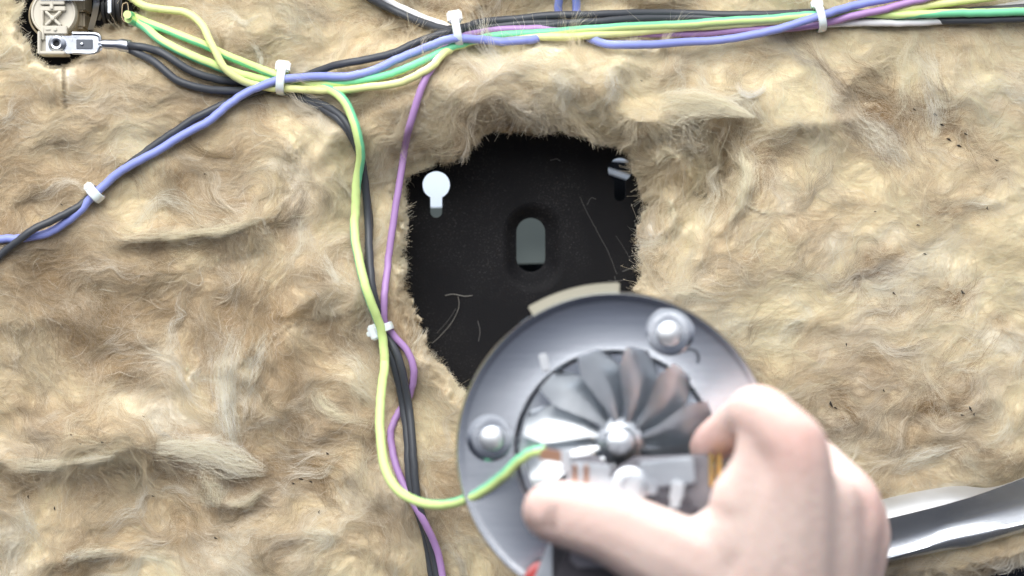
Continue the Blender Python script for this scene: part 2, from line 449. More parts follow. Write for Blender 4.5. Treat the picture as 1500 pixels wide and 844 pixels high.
blanket = empty('insulation_blanket', P(300, 500, 0), 'cream and tan mineral wool blanket with a torn round hole, behind all the wires', 'insulation')
k = (D - HM) / D
co = np.stack([(XX - 750) * PX * k, -HM, (422 - YY) * PX * k], -1).reshape(-1, 3)
idx = np.arange(NX * NY).reshape(NY, NX)
quad = np.stack([idx[1:, :-1], idx[1:, 1:], idx[:-1, 1:], idx[:-1, :-1]], -1)
keep = ~(CUT[1:, :-1] & CUT[1:, 1:] & CUT[:-1, 1:] & CUT[:-1, :-1])
quad = quad[keep]
used = np.zeros(NX * NY, bool); used[quad.ravel()] = True
remap = np.cumsum(used) - 1
me = bpy.data.meshes.new('wool_surface'); nv = int(used.sum()); nq = len(quad)
me.vertices.add(nv); me.vertices.foreach_set('co', co[used].astype(np.float32).ravel())
me.loops.add(nq * 4); me.polygons.add(nq)
me.loops.foreach_set('vertex_index', remap[quad].astype(np.int32).ravel())
me.polygons.foreach_set('loop_start', np.arange(0, nq * 4, 4, dtype=np.int32))
me.update(calc_edges=True)
me.polygons.foreach_set('use_smooth', np.ones(nq, bool))
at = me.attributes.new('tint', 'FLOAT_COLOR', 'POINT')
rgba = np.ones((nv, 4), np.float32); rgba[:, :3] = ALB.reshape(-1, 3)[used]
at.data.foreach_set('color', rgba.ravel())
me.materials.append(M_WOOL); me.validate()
ws = bpy.data.objects.new('wool_surface', me); COL.objects.link(ws); ws.parent = blanket; ws.matrix_parent_inverse = Matrix.Translation(blanket.location).inverted()

# ---- loose fibres over that surface
def hair_object(name, pos, rad, tint, parent, label=None):
    """pos (N, K, 3) metres, rad (N, K), tint (N, 3)."""
    N, K, _ = pos.shape
    hc = bpy.data.hair_curves.new(name); hc.add_curves([K] * N)
    hc.attributes['position'].data.foreach_set('vector', pos.astype(np.float32).ravel())
    ra = hc.attributes.get('radius') or hc.attributes.new('radius', 'FLOAT', 'POINT')
    ra.data.foreach_set('value', rad.astype(np.float32).ravel())
    ti = hc.attributes.new('tint', 'FLOAT_COLOR', 'CURVE')
    c4 = np.ones((N, 4), np.float32); c4[:, :3] = tint; ti.data.foreach_set('color', c4.ravel())
    hc.materials.append(M_FIBRE)
    o = bpy.data.objects.new(name, hc); COL.objects.link(o); o.parent = parent; o['kind'] = 'stuff'
    o.matrix_parent_inverse = Matrix.Translation(parent.location).inverted()
    return o

def unproj(x, y, h):
    kk = (D - h) / D
    return np.stack([(x - 750) * PX * kk, -h, (422 - y) * PX * kk], -1)

_sl = np.minimum(pdist([(93, 90), (94, 120), (96, 158)], XX, YY)[0], pdist([(-5, 44), (20, 46), (42, 48)], XX, YY)[0])
CUTF = np.maximum(CUT.astype(float), (_sl < 1.9) * 1.0)
def strands(n, K, length, lift, radius, seed, clump=1, spread=6.0, wig=0.25, curl=0.05, region=None, bright=0.0, vary=.1, cvary=0.0):
    r = np.random.default_rng(seed)
    nc = n // clump
    x = np.repeat(r.uniform(X0 + 8, X1 - 8, nc), clump); y = np.repeat(r.uniform(Y0 + 8, Y1 - 8, nc), clump)
    ang = np.repeat(r.normal(0, wig, nc), clump); cv = np.repeat(r.normal(0, curl, nc), clump)
    ln = np.repeat(length * np.exp(r.normal(0, .35, nc)), clump); lf = np.repeat(np.abs(r.normal(0, 1, nc)) * lift, clump)
    sgn = np.repeat(r.choice([-1, 1], nc), clump); n = len(x); cb = np.repeat(np.clip(r.normal(.1, 1, nc) * cvary, -.5, 1.1), clump)
    if clump > 1:
        x = x + r.normal(0, spread, n); y = y + r.normal(0, spread, n)
        ang = ang + r.normal(0, 0.10, n); cv = cv + r.normal(0, curl * .25, n); lf = lf * r.uniform(.3, 1.2, n); ln = ln * r.uniform(.6, 1.1, n)
    ok = samp(CUTF, x, y) < 0.3
    if region is not None: ok &= region(x, y)
    x, y, ang, cv, ln, lf, sgn, cb = (a[ok] for a in (x, y, ang, cv, ln, lf, sgn, cb)); n = len(x)
    ii = np.clip(((x - X0) / G).astype(int), 0, NX - 1); jj = np.clip(((y - Y0) / G).astype(int), 0, NY - 1)
    tint = ALB[jj, ii] * np.exp(r.normal(0.02, vary, (n, 1)))
    st_ = br[jj, ii]; wm = np.clip(r.normal(bright, .25, (n, 1)) + cb[:, None], 0, .9) * (1 - .85 * np.clip(st_ * 1.6, 0, 1)); tint = tint * np.clip(1 + .42 * cb[:, None], .45, 1); tint = np.clip(tint * (1 - wm) + WHITE * wm, 0.03, 0.93)
    st = ln / (K - 1); pos = np.zeros((n, K, 3)); hp = None
    jit = np.zeros(n)
    for i in range(K):
        h0 = samp(HM, x, y)
        h = h0 if hp is None else np.maximum(h0, hp - 0.0012)
        hp = h; tt = i / (K - 1)
        pos[:, i] = unproj(x, y, h + lf * math.sin(math.pi * min(1, tt * .9 + .03)) + 0.00012)
        th_ = np.arctan2(samp(ST, x, y), samp(CT, x, y)) + ang + jit
        go = np.where(samp(CUTF, x, y) > .25, 0.02, 1.0)
        x = x + go * sgn * st * np.cos(th_); y = y + go * sgn * st * np.sin(th_)
        ang = ang + cv; jit = jit * .7 + r.normal(0, .10, n)
    prof = np.sin(np.linspace(0.12 * math.pi, 0.97 * math.pi, K)) ** .6
    rad = radius * np.exp(r.normal(0, .25, (n, 1))) * prof[None]
    return pos, rad, tint
def cat(*s): return tuple(np.concatenate(a) for a in zip(*s))
K_ = 9
fine = cat(strands(230000, K_, 46, 0.00035, 0.000030, 201, wig=.45, curl=.07, vary=.08),
           strands(90000, K_, 60, 0.0005, 0.000033, 202, clump=9, spread=11, wig=.4, curl=.08, vary=.08, cvary=.3),
           strands(50000, K_, 44, 0.0008, 0.000030, 203, clump=5, spread=5, wig=.7, curl=.16, bright=.15, vary=.10),
           strands(70000, K_, 100, 0.0008, 0.000034, 207, clump=50, spread=6, wig=.5, curl=.11, bright=.08, vary=.08, cvary=.6),
           strands(60000, K_, 30, 0.0010, 0.000022, 204, wig=1.3, curl=.24, bright=.18, vary=.10),
           strands(50000, K_, 22, 0.0018, 0.000018, 205, wig=1.6, curl=.20, bright=.08, vary=.10),
           strands(3000, K_, 40, 0.0014, 0.000055, 206, wig=.9, curl=.22, bright=.7, vary=.08))
hair_object('fibre', *fine, blanket)

# fuzz standing off the torn rim of the hole
def rim_fuzz(n, seed):
    r = np.random.default_rng(seed); pts = np.array(HOLE + [HOLE[0]], float)
    seg = np.hypot(*np.diff(pts, axis=0).T); cum = np.concatenate([[0], np.cumsum(seg)])
    nc = n // 25; s = (np.repeat(r.uniform(0, cum[-1], nc), 25) + r.normal(0, 2.6, nc * 25)) % cum[-1]; n = len(s); i = np.clip(np.searchsorted(cum, s) - 1, 0, len(seg) - 1); f = (s - cum[i]) / seg[i]
    p = pts[i] + (pts[i + 1] - pts[i]) * f[:, None]; c = np.array([770, 400.]); out = p - c; out /= np.linalg.norm(out, axis=1)[:, None]
    x, y = (p + out * r.uniform(-1, 13, (n, 1)) + r.normal(0, 2, (n, 2))).T
    base = np.arctan2(-out[:, 1], -out[:, 0]) + np.repeat(r.normal(0, .8, nc), 25) + r.normal(0, .35, n); cv = np.repeat(r.normal(0, .2, nc), 25) + r.normal(0, .1, n); ln = np.repeat(np.minimum(4.0 * np.exp(r.normal(0, .55, nc)), 9), 25) * np.exp(r.normal(0, .3, n)); K = 7
    h = -0.029 + r.uniform(0, .012, n); dhh = r.normal(-.0004, .0008, n); pos = np.zeros((n, K, 3))
    ii = np.clip(((x + out[:, 0] * 8 - X0) / G).astype(int), 0, NX - 1); jj = np.clip(((y + out[:, 1] * 8 - Y0) / G).astype(int), 0, NY - 1)
    tint = np.clip(ALB[jj, ii] * np.exp(r.normal(0, .15, (n, 1))), .03, .9)
    for q in range(K):
        pos[:, q] = unproj(x, y, np.maximum(h, samp(HM, x, y)))
        x = x + np.cos(base) * ln / (K - 1); y = y + np.sin(base) * ln / (K - 1); base = base + cv; h = np.maximum(h + dhh, -0.0325)
    return pos, 0.000040 * np.exp(r.normal(0, .2, (n, 1))) * np.linspace(1, .4, K)[None], tint
hair_object('rim_fibre', *rim_fuzz(17500, 301), blanket)

def lock(path, n, w, seed, bright=.3, rad=0.000042, K=14, depth=0.0022, h0=None):
    """A combed lock of fibres along a path of (px, py, h mm above the wool), narrowing to its tip; w in pixels along the path."""
    n = int(n * .26); r = np.random.default_rng(seed); c = catmull(path, 8); tt = np.linspace(0, 1, len(c)); q = np.linspace(0, 1, K)
    cx, cy, ch = (np.interp(q, tt, c[:, i]) for i in range(3)); ww = np.interp(q, np.linspace(0, 1, len(w)), w)
    dx, dy = np.gradient(cx), np.gradient(cy); l = np.hypot(dx, dy); nx, ny = -dy / l, dx / l
    a = r.normal(0, .85, (n, 1)); b = r.uniform(-1, 1, (n, 1)); s0 = r.uniform(0, .6, (n, 1)); s1 = s0 + r.uniform(.25, .5, (n, 1)); s1 = np.minimum(s1, 1)
    u = s0 + (s1 - s0) * q[None]
    I = lambda v: np.interp(u, q, v)
    wob = np.cumsum(r.normal(0, .16, (n, K)), 1)
    off = (a + wob) * I(ww); X = I(cx) + off * I(nx); Y = I(cy) + off * I(ny)
    base = np.maximum(samp(HM, X, Y), -0.02)
    # a lock stands on the wool at its root and bridges whatever lies under its tip
    root = samp(HM, np.array([cx[0]]), np.array([cy[0]]))[0]
    hh = (np.maximum(base, root - .004) if h0 is None else h0) + I(ch) * .0005 + b * depth * np.sqrt(np.clip(1 - a * a, 0, 1)) * I(ww) / max(w)
    ii = int((cx[0] - X0) / G); jj = int((cy[0] - Y0) / G)
    tint = np.clip((CREAM * (1 - bright) + WHITE * bright)[None] * np.exp(r.normal(-.03, .11, (n, 1))), .03, .92)
    prof = np.sin(np.linspace(.1 * math.pi, .98 * math.pi, K)) ** .6
    return unproj(X, Y, hh), rad * prof[None] * np.ones((n, 1)), tint
locks = [
    lock([(950, 165, 0), (1000, 152, 1), (1045, 153, 3), (1078, 162, 5), (1106, 172, 6)], 3000, [17, 13, 8, 4, .7], 401, .3),
    lock([(940, 225, 3), (960, 196, 4), (1000, 186, 4), (1040, 205, 4), (1056, 250, 3)], 1600, [5, 6, 7, 6, 4], 403, .1),
    lock([(955, 250, 3), (980, 222, 4), (1010, 222, 4), (1024, 255, 3), (1005, 290, 2)], 1600, [4, 6, 7, 6, 4], 404, .15),
    lock([(1070, 205, 3), (1090, 245, 4), (1085, 290, 4), (1062, 330, 2)], 1700, [6, 10, 10, 4], 405, .2),
    lock([(975, 290, 2), (990, 320, 4), (985, 350, 3)], 1100, [6, 8, 4], 407, .2),
    lock([(1078, 118, 4), (1085, 135, 5), (1100, 140, 5), (1118, 132, 5), (1122, 118, 4)], 260, [2.5, 3, 3, 2.5, 2], 408, .9),
    lock([(200, 655, 1), (290, 660, 2), (350, 680, 3), (392, 690, 2)], 1800, [8, 12, 12, 4], 409, .5),
    lock([(290, 690, 1), (310, 722, 3), (325, 742, 3)], 900, [14, 12, 5], 410, .25),
    lock([(330, 738, 2), (360, 738, 3), (392, 712, 2)], 600, [4, 5, 3], 411, .3),
    lock([(0, 680, 1), (70, 682, 2), (150, 676, 2), (215, 664, 1)], 1500, [7, 6, 6, 3], 412, .4),
    lock([(90, 826, 2), (130, 812, 3), (185, 810, 2)], 900, [8, 8, 3], 413, .4),
    lock([(160, 352, 1), (250, 347, 2), (330, 338, 2), (400, 318, 1)], 1300, [6, 7, 7, 3], 414, .2),
    lock([(350, 470, 1), (330, 540, 3), (335, 610, 3), (352, 680, 1)], 1100, [10, 10, 8, 4], 415, .6),
    lock([(395, 480, 1), (372, 540, 2), (360, 600, 2)], 700, [8, 8, 4], 416, .5),
    lock([(505, 560, 1), (530, 575, 3), (555, 600, 2)], 500, [4, 5, 3], 417, .25),
    lock([(460, 560, 1), (470, 590, 3), (500, 610, 3), (545, 620, 2)], 700, [8, 7, 6, 3], 418, .2),
    lock([(540, 250, 1), (560, 242, 3), (600, 246, 3), (640, 240, 2)], 800, [10, 8, 5, 2], 419, .1, h0=-.006),
    lock([(365, 60, 1), (378, 75, 3), (382, 95, 2), (360, 105, 2)], 350, [3, 3, 3, 2], 420, .7),
    lock([(890, 95, 1), (900, 130, 2), (880, 160, 1)], 700, [6, 8, 4], 421, .8),
    lock([(800, 100, 1), (830, 130, 3), (820, 165, 1)], 700, [5, 8, 4], 422, .7),
    lock([(440, 775, 1), (480, 790, 3), (450, 815, 1)], 600, [5, 6, 3], 423, .5),
    lock([(30, 722, 1), (40, 760, 3), (60, 790, 1)], 500, [6, 6, 3], 424, .6),
    lock([(1300, 690, 1), (1350, 670, 2), (1420, 650, 1)], 700, [8, 8, 4], 425, .7),
    lock([(1240, 160, 1), (1300, 210, 2), (1340, 250, 1)], 900, [12, 12, 6], 426, .6),
    lock([(1350, 90, 1), (1370, 160, 2), (1365, 210, 1)], 600, [8, 8, 4], 427, .7),
    lock([(950, 440, 1), (1000, 425, 2), (1060, 440, 1)], 600, [8, 8, 4], 428, .4),
    lock([(1140, 510, 1), (1160, 480, 2), (1200, 460, 1)], 600, [8, 8, 4], 429, .5),
]
hair_object('lock', *cat(*locks), blanket)

# dark flecks of grit caught in the wool
M_GRIT = mat('dark_grit', (0.03, 0.024, 0.018), 0.85)
flecks = [(1218, 592, 5, 70), (1224, 598, 3, 30), (1422, 599, 4, 60), (1410, 608, 3, 10), (1428, 607, 3, 100), (1310, 430, 3, 45), (1411, 428, 4, 45), (1345, 330, 2.5, 0), (1460, 234, 3, 10),
          (1282, 310, 2, 0), (1390, 205, 4, 30), (1405, 214, 4, 20), (1370, 168, 4, 30), (1340, 160, 3, 40), (1415, 196, 3, 35), (1380, 183, 3.5, 20), (1240, 505, 2.5, 80), (225, 727, 3, 10), (80, 745, 3, 80), (316, 788, 3, 30),
          (105, 638, 3, 60), (118, 650, 2.5, 10), (150, 648, 2.5, 20), (480, 664, 3, 30), (441, 702, 3.5, 10), (455, 706, 3, 30), (430, 708, 3, 20), (42, 728, 2.5, 80), (468, 750, 2.5, 90), (1355, 372, 2.5, 20),
          (90, 300, 2.2, 40), (210, 610, 2.2, 20), (300, 255, 2, 0), (940, 118, 2, 20), (1295, 572, 2.5, 60), (1447, 305, 2.5, 80)]
for fx, fy, sz, an in flecks:
    bm = bmesh.new(); h = float(samp(HM, np.array([fx]), np.array([fy]))[0]) + .0011
    a = R(an); q = [(fx - sz * math.cos(a), fy - sz * math.sin(a)), (fx - sz * .2 + random.uniform(-1, 1), fy + random.uniform(-1, 1)), (fx + sz * math.cos(a), fy + sz * math.sin(a))]
    add_tube(bm, [P(x, y, h) for x, y in q], [sz * PX * .12, sz * PX * .42, sz * PX * .1], 6)
    bobj('fleck', bm, M_GRIT, blanket)

# ---------------------------------------------------------------- black panel under the wool, seen through the hole
def plate_material():
    m = mat('black_enamel', (0.008, 0.008, 0.009), 0.60, 0.0, spec=0.12)
    n = m.node_tree.nodes; L = m.node_tree.links; b = n['Principled BSDF']
    t = n.new('ShaderNodeTexCoord')
    a = n.new('ShaderNodeTexNoise'); a.inputs['Scale'].default_value = 1400; a.inputs['Detail'].default_value = 3
    c = n.new('ShaderNodeTexNoise'); c.inputs['Scale'].default_value = 38; c.inputs['Detail'].default_value = 5
    L.new(t.outputs['Object'], a.inputs['Vector']); L.new(t.outputs['Object'], c.inputs['Vector'])
    r1 = n.new('ShaderNodeMapRange'); r1.inputs['From Min'].default_value = .56; r1.inputs['From Max'].default_value = .80
    r2 = n.new('ShaderNodeMapRange'); r2.inputs['From Min'].default_value = .42; r2.inputs['From Max'].default_value = .70
    L.new(a.outputs[0], r1.inputs[0]); L.new(c.outputs[0], r2.inputs[0])
    mu = n.new('ShaderNodeMath'); mu.operation = 'MULTIPLY'; L.new(r1.outputs[0], mu.inputs[0]); L.new(r2.outputs[0], mu.inputs[1])
    ad = n.new('ShaderNodeMath'); ad.operation = 'MULTIPLY_ADD'; L.new(r2.outputs[0], ad.inputs[0]); ad.inputs[1].default_value = .05; L.new(mu.outputs[0], ad.inputs[2])
    mx = n.new('ShaderNodeMix'); mx.data_type = 'RGBA'; mx.inputs['A'].default_value = (0.0075, 0.0075, 0.009, 1); mx.inputs['B'].default_value = (0.075, 0.073, 0.072, 1)
    L.new(ad.outputs[0], mx.inputs['Factor']); L.new(mx.outputs['Result'], b.inputs['Base Color'])
    bp = n.new('ShaderNodeBump'); bp.inputs['Strength'].default_value = .25; bp.inputs['Distance'].default_value = .0004
    L.new(a.outputs[0], bp.inputs['Height']); L.new(bp.outputs[0], b.inputs['Normal'])
    return m
M_BLACK = plate_material()

def keyhole(cx, cy, r, sw, sy, tilt=0.0):
    """Round head with a slot hanging from it."""
    pts = []; a0 = math.asin(sw / r)
    for i in range(41):
        a = -math.pi / 2 + a0 + (2 * math.pi - 2 * a0) * i / 40           # measured with y up
        pts.append((cx + r * math.cos(a), cy - r * math.sin(a)))
    for i in range(17):
        a = math.pi + math.pi * i / 16
        pts.append((cx + sw * math.cos(a), sy - sw - sw * math.sin(a)))
    return pts
def stadium(cx, cy, w, h, n=20):
    r = w / 2; pts = []
    for i in range(n + 1): a = math.pi * i / n; pts.append((cx + r * math.cos(a), cy - (h / 2 - r) - r * math.sin(a)))
    for i in range(n + 1): a = math.pi + math.pi * i / n; pts.append((cx + r * math.cos(a), cy + (h / 2 - r) - r * math.sin(a)))
    return pts

panel = empty('black_panel', P(770, 350, PLATE_H), 'black enamelled steel panel with keyhole slots at the bottom of the torn hole', 'panel')
cu = bpy.data.curves.new('tmp', 'CURVE'); cu.dimensions = '2D'; cu.fill_mode = 'BOTH'; cu.extrude = 0.0006
kk = (D - PLATE_H) / D
def loc2(px, py): return ((px - 750) * PX * kk, (422 - py) * PX * kk)
COLLAR = stadium(782, 363, 92, 134, 24)
for ring in [[(-330, -290), (1830, -290), (1830, 1134), (-330, 1134)], keyhole(639, 271, 20, 8.6, 319), keyhole(908, 249, 17.5, 8.2, 295), COLLAR]:
    sp = cu.splines.new('POLY'); sp.points.add(len(ring) - 1); sp.use_cyclic_u = True
    for p_, (x, y) in zip(sp.points, ring): p_.co = (*loc2(x, y), 0, 1)
tmp = bpy.data.objects.new('tmp', cu); COL.objects.link(tmp)
dg = bpy.context.evaluated_depsgraph_get(); pm = bpy.data.meshes.new_from_object(tmp.evaluated_get(dg)); bpy.data.objects.remove(tmp)
pm.transform(Matrix.Translation((0, -PLATE_H, 0)) @ Matrix.Rotation(R(90), 4, 'X')); pm.materials.clear(); pm.materials.append(M_BLACK)
sheet = bpy.data.objects.new('sheet', pm); COL.objects.link(sheet); sheet.parent = panel; sheet.matrix_parent_inverse = Matrix.Translation(panel.location).inverted()
# the pressed collar round the middle slot
bm = bmesh.new(); rings = []
SL = stadium(777.5, 359, 42, 79, 24)
for f, dz in [(0, .00058), (.14, .00045), (.30, -.0001), (.5, -.0013), (.72, -.0030), (.9, -.0042), (1.0, -.0046), (1.0, -.0060)]:
    rings.append([bm.verts.new(P(c[0] + (s[0] - c[0]) * f, c[1] + (s[1] - c[1]) * f, PLATE_H + dz)) for c, s in zip(COLLAR, SL)])
for a, b in zip(rings, rings[1:]):
    for i in range(len(a)): bm.faces.new((a[i], a[(i + 1) % len(a)], b[(i + 1) % len(a)], b[i]))
bobj('pressed_collar', bm, M_BLACK, panel)

M_SCR = mat('grey_scratch', (0.10, 0.098, 0.095), 0.7)
def scratch(pts, w):
    bm = bmesh.new(); c = catmull(pts, 8)
    add_tube(bm, [P(x + random.uniform(-.3, .3), y + random.uniform(-.3, .3), PLATE_H + .0006) for x, y in c], w * PX, 5)
    return bobj('scratch', bm, M_SCR, panel)
for pts, w in [([(849, 288), (862, 315), (878, 345), (892, 372), (904, 402)], .38), ([(912, 398), (922, 394), (934, 391)], .8), ([(890, 411), (903, 412), (917, 409)], .5),
               ([(860, 300), (866, 290), (873, 292)], .45), ([(668, 452), (656, 470), (640, 488)], .3), ([(806, 235), (815, 233), (821, 236)], .6), ([(900, 405), (903, 415)], .4),
               ([(902, 345), (915, 365), (928, 388)], .25), ([(700, 470), (703, 485), (701, 500)], .5)]: scratch(pts, w)
M_LOOSE = mat('pale_loose_fibre', (0.24, 0.23, 0.21), 0.8)
def loose(pts, label, w=.55):
    bm = bmesh.new(); c = catmull(pts, 8); add_tube(bm, [P(x, y, PLATE_H + .0016) for x, y in c], w * PX, 5)
    tag(bobj('loose_fibre', bm, M_LOOSE), label, 'fibre', 'loose fibres on the black panel')
loose([(652, 433), (664, 431), (680, 434), (692, 433)], 'short level pale fibre lying on the black panel at lower left')
loose([(671, 434), (672, 450), (662, 472), (645, 492), (633, 503)], 'long curved pale fibre hanging below the short level one', .42)

# what shows through the slots: a pale wall, a grey sheet and a dark frame further back
M_PALE = mat('pale_board', (0.66, 0.71, 0.79), 0.8, var=.03)
M_GREY = mat('grey_green_sheet', (0.27, 0.31, 0.295), 0.8, var=.05, vscale=20, spec=.1)
M_DARK = mat('dark_frame', (0.008, 0.009, 0.011), 0.9, var=.2, spec=.0)
def slab(name, pts, h, t, m, label=None, cat=None, kind=None):
    bm = bmesh.new(); a = [bm.verts.new(P(x, y, h)) for x, y in pts]; b = [bm.verts.new(P(x, y, h) + Vector((0, t, 0))) for x, y in pts]; n = len(a)
    bm.faces.new(a); bm.faces.new(b[::-1])
    for i in range(n): bm.faces.new((a[i], a[(i + 1) % n], b[(i + 1) % n], b[i]))
    return tag(bobj(name, bm, m, smooth=False), label, cat, None, kind)
slab('back_wall', [(-300, -250), (1800, -250), (1800, 1100), (-300, 1100)], -.14, .01, M_PALE, kind='structure')
slab('grey_sheet', [(560, 306), (668, 303), (672, 180), (860, 180), (860, 384), (560, 392)], -.074, .004, M_GREY, 'grey sheet seen through the middle oblong slot of the black panel', 'sheet')
slab('dark_frame', [(500, 392), (860, 383), (860, 130), (1100, 130), (1100, 640), (500, 640)], -.084, .004, M_DARK, 'dark frame seen through the right keyhole of the black panel', 'frame')
slab('pale_strip', [(870, 238.5), (940, 262), (940, 270.5), (870, 247)], -.076, .004, M_PALE, 'pale slanting strip seen through the right keyhole of the panel', 'strip')
slab('pale_bar', [(885, 226), (895, 235), (930, 237), (935, 224)], -.078, .004, M_PALE, 'pale level bar seen at the top of the right keyhole', 'bar')

# ---------------------------------------------------------------- bright trim at lower right and the dark ground below
M_CHROME = mat('polished_trim', (0.80, 0.83, 0.87), 0.24, 0.9, var=.12, vscale=22, bump=.28, bscale=30)
trim = empty('metal_trim', P(1380, 770, .012), 'shiny curved metal trim across the lower right corner, on the wool', 'trim')
E0 = [(950, 812), (1100, 782), (1200, 757), (1299, 730), (1367, 716), (1406, 712), (1451, 714), (1500, 699), (1620, 650)]
E1 = [(950, 838), (1100, 808), (1200, 785), (1300, 760), (1373, 742), (1406, 733), (1435, 724), (1500, 700), (1620, 652)]
E2 = [(950, 880), (1100, 858), (1200, 838), (1303, 814), (1354, 797), (1389, 785), (1445, 773), (1500, 762), (1620, 735)]
E3 = [(950, 902), (1100, 872), (1200, 848), (1300, 824), (1373, 809), (1405, 803), (1435, 797), (1500, 779), (1620, 745)]
def ribbon(name, A, B, ha, hb, bow, m, n=7, thick=.0008):
    a = catmull(A, 6); b = catmull(B, 6); bm = bmesh.new(); rows = []
    for i in range(len(a)):
        row = []
        for j in range(n):
            f = j / (n - 1); p = a[i] * (1 - f) + b[i] * f
            wv = .00012 * math.sin(i * .35 + 2 * f)
            row.append(bm.verts.new(P(p[0], p[1], ha * (1 - f) + hb * f + bow * math.sin(math.pi * f) + wv)))
        rows.append(row)
    for r0, r1 in zip(rows, rows[1:]):
        for j in range(n - 1): bm.faces.new((r0[j], r0[j + 1], r1[j + 1], r1[j]))
    bmesh.ops.solidify(bm, geom=bm.faces[:], thickness=-thick)
    return bobj(name, bm, m, trim)
M_FLANGE = mat('bright_flange', (0.88, 0.89, 0.90), 0.42, 0.7, var=.04, vscale=80, bump=.1, bscale=200)
ribbon('flange', E0, E1, .004, .0125, .001, M_FLANGE)
ribbon('face', E1, E2, (.0130), .0096, -.0026, M_CHROME, 10)
ribbon('lip', E2, E3, (.0097), .0060, .0026, M_CHROME, 7)
M_NAVY = mat('dark_blue_cloth', (0.018, 0.022, 0.034), 0.85, var=.4, vscale=200, bump=.4, bscale=600)
slab('work_surface', [(900, 800), (1850, 690), (1850, 1150), (900, 1150)], PLATE_H + .003, .0012, M_NAVY, kind='structure')

# ---------------------------------------------------------------- wires
r_ = np.maximum.reduce([np.roll(np.roll(HM, i, 0), j, 1) for i in (-4, -2, 0, 2, 4) for j in (-4, -2, 0, 2, 4)])
SM = r_
def smooth1(a, w):
    k = np.ones(w) / w; p = np.concatenate([np.full(w, a[0]), a, np.full(w, a[-1])]); return np.convolve(p, k, 'same')[w:-w]
VINYL = dict(rough=.42, var=.05, vscale=120, bump=.05, bscale=900, spec=.4)
M_BLUE = mat('periwinkle_vinyl', (0.255, 0.30, 0.68), **VINYL); M_YEL = mat('pale_yellow_vinyl', (0.74, 0.77, 0.34), **VINYL)
M_GRN = mat('green_vinyl', (0.18, 0.62, 0.34), **VINYL); M_LIME = mat('yellow_stripe_vinyl', (0.64, 0.82, 0.31), **VINYL)
M_PUR = mat('purple_vinyl', (0.41, 0.245, 0.50), **VINYL); M_CHAR = mat('charcoal_vinyl', (0.055, 0.06, 0.07), **VINYL); M_WHITE = mat('white_vinyl', (0.78, 0.78, 0.80), **VINYL)
def wire(name, pts, r, m, label, group='wires of the loom', two=None, twist=0.0, cat='wire', phi=None):
    """pts: (px, py, layer[, h]) - layer counts wire thicknesses above the wool; h (metres) fixes the height."""
    q = []; fix = []
    for p in pts:
        q.append((p[0], p[1], p[2] if len(p) > 2 else 0)); fix.append(p[3] if len(p) > 3 else None)
    c = catmull(q, 9); base = samp(SM, c[:, 0], c[:, 1]); base = smooth1(smooth1(base, 9), 9) + r * 1.15
    h = base + c[:, 2] * .0036
    if any(f is not None for f in fix):
        wgt = catmull([(0 if f is None else 1,) for f in fix], 9)[:, 0].clip(0, 1)
        val = np.interp(np.arange(len(c)) / 9.0, [i for i, f in enumerate(fix) if f is not None], [f for f in fix if f is not None])
        h = h * (1 - wgt) + val * wgt
    jx, jy = (smooth1(np.random.default_rng(len(c) * 7 + int(c[3, 0])).normal(0, 1.6, len(c) * 1 + i_)[:len(c)], 7) for i_ in (0, 5))
    c[:, 0] += jx; c[:, 1] += jy
    P3 = [P(x, y, hh) for (x, y, _), hh in zip(c, h)]
    bm = bmesh.new(); r *= .93
    if two is not None:
        ph = np.radians(np.interp(np.linspace(0, 1, len(P3)), [p[0] for p in phi], [p[1] for p in phi])); add_tube(bm, P3, r, 18, slots=lambda f: 0 if (f < .26 or f > .74) else 1, phi=ph); ms = [m, two]
    else: add_tube(bm, P3, r, 12); ms = [m]
    return tag(bobj(name, bm, ms), label, cat, group)

RB = .00188
wire('blue_wire', [(-60, 352, 0), (0, 350, 0), (35, 348, 0), (75, 338, 0), (110, 314, .4), (140, 284, .6), (180, 249, .6), (240, 215, .6), (300, 181, .6), (340, 151, .8), (375, 129, 1.3), (415, 117, 1.8), (470, 113, 1.6), (520, 110, 1.2),
     (560, 98, 1), (600, 79, 1), (640, 63, 1.4), (672, 56, 1.8), (715, 58, 1.6), (748, 61, 1.1), (782, 57, .2), (806, 47, -.5), (820, 34, -.7), (818, 16, -.2), (820, -20, 0), (822, -60, 0)], RB, M_BLUE,
     'long periwinkle blue wire running from the left edge up to the top bundle')
wire('blue_wire', [(848, -60, 0), (845, -10, 0), (844, 18, -.2), (846, 36, -.7), (856, 50, -.6), (872, 60, .2), (898, 66, .9), (950, 65, 1), (1010, 61, 1), (1080, 55, 1.2), (1140, 42, 1.9), (1200, 24, 2.4), (1240, 11, 2.0), (1300, -2, 1.5), (1380, -22, 1)], RB, M_BLUE,
     'periwinkle blue wire dipping below the top bundle then crossing it at upper right')
wire('charcoal_wire', [(-60, 430, 0), (0, 377, 0), (40, 344, 1.1), (80, 322, 1.1), (120, 300, .6), (140, 283, -.3), (175, 252, -.1), (230, 211, 0), (275, 180, 0), (320, 157, 0), (355, 143, -.2), (400, 128, -.3), (450, 110, .6), (500, 95, .8), (560, 82, .8), (610, 62, .8),
     (655, 48, .6), (700, 41, .6), (780, 34, .6), (870, 34, .4), (960, 32, 0), (1080, 32, -.3), (1200, 34, -.4), (1320, 30, -.3), (1400, 31, .4), (1500, 27, .6), (1600, 20, 0)], .00175, M_CHAR,
     'charcoal wire twisted beside the blue one from the left edge')
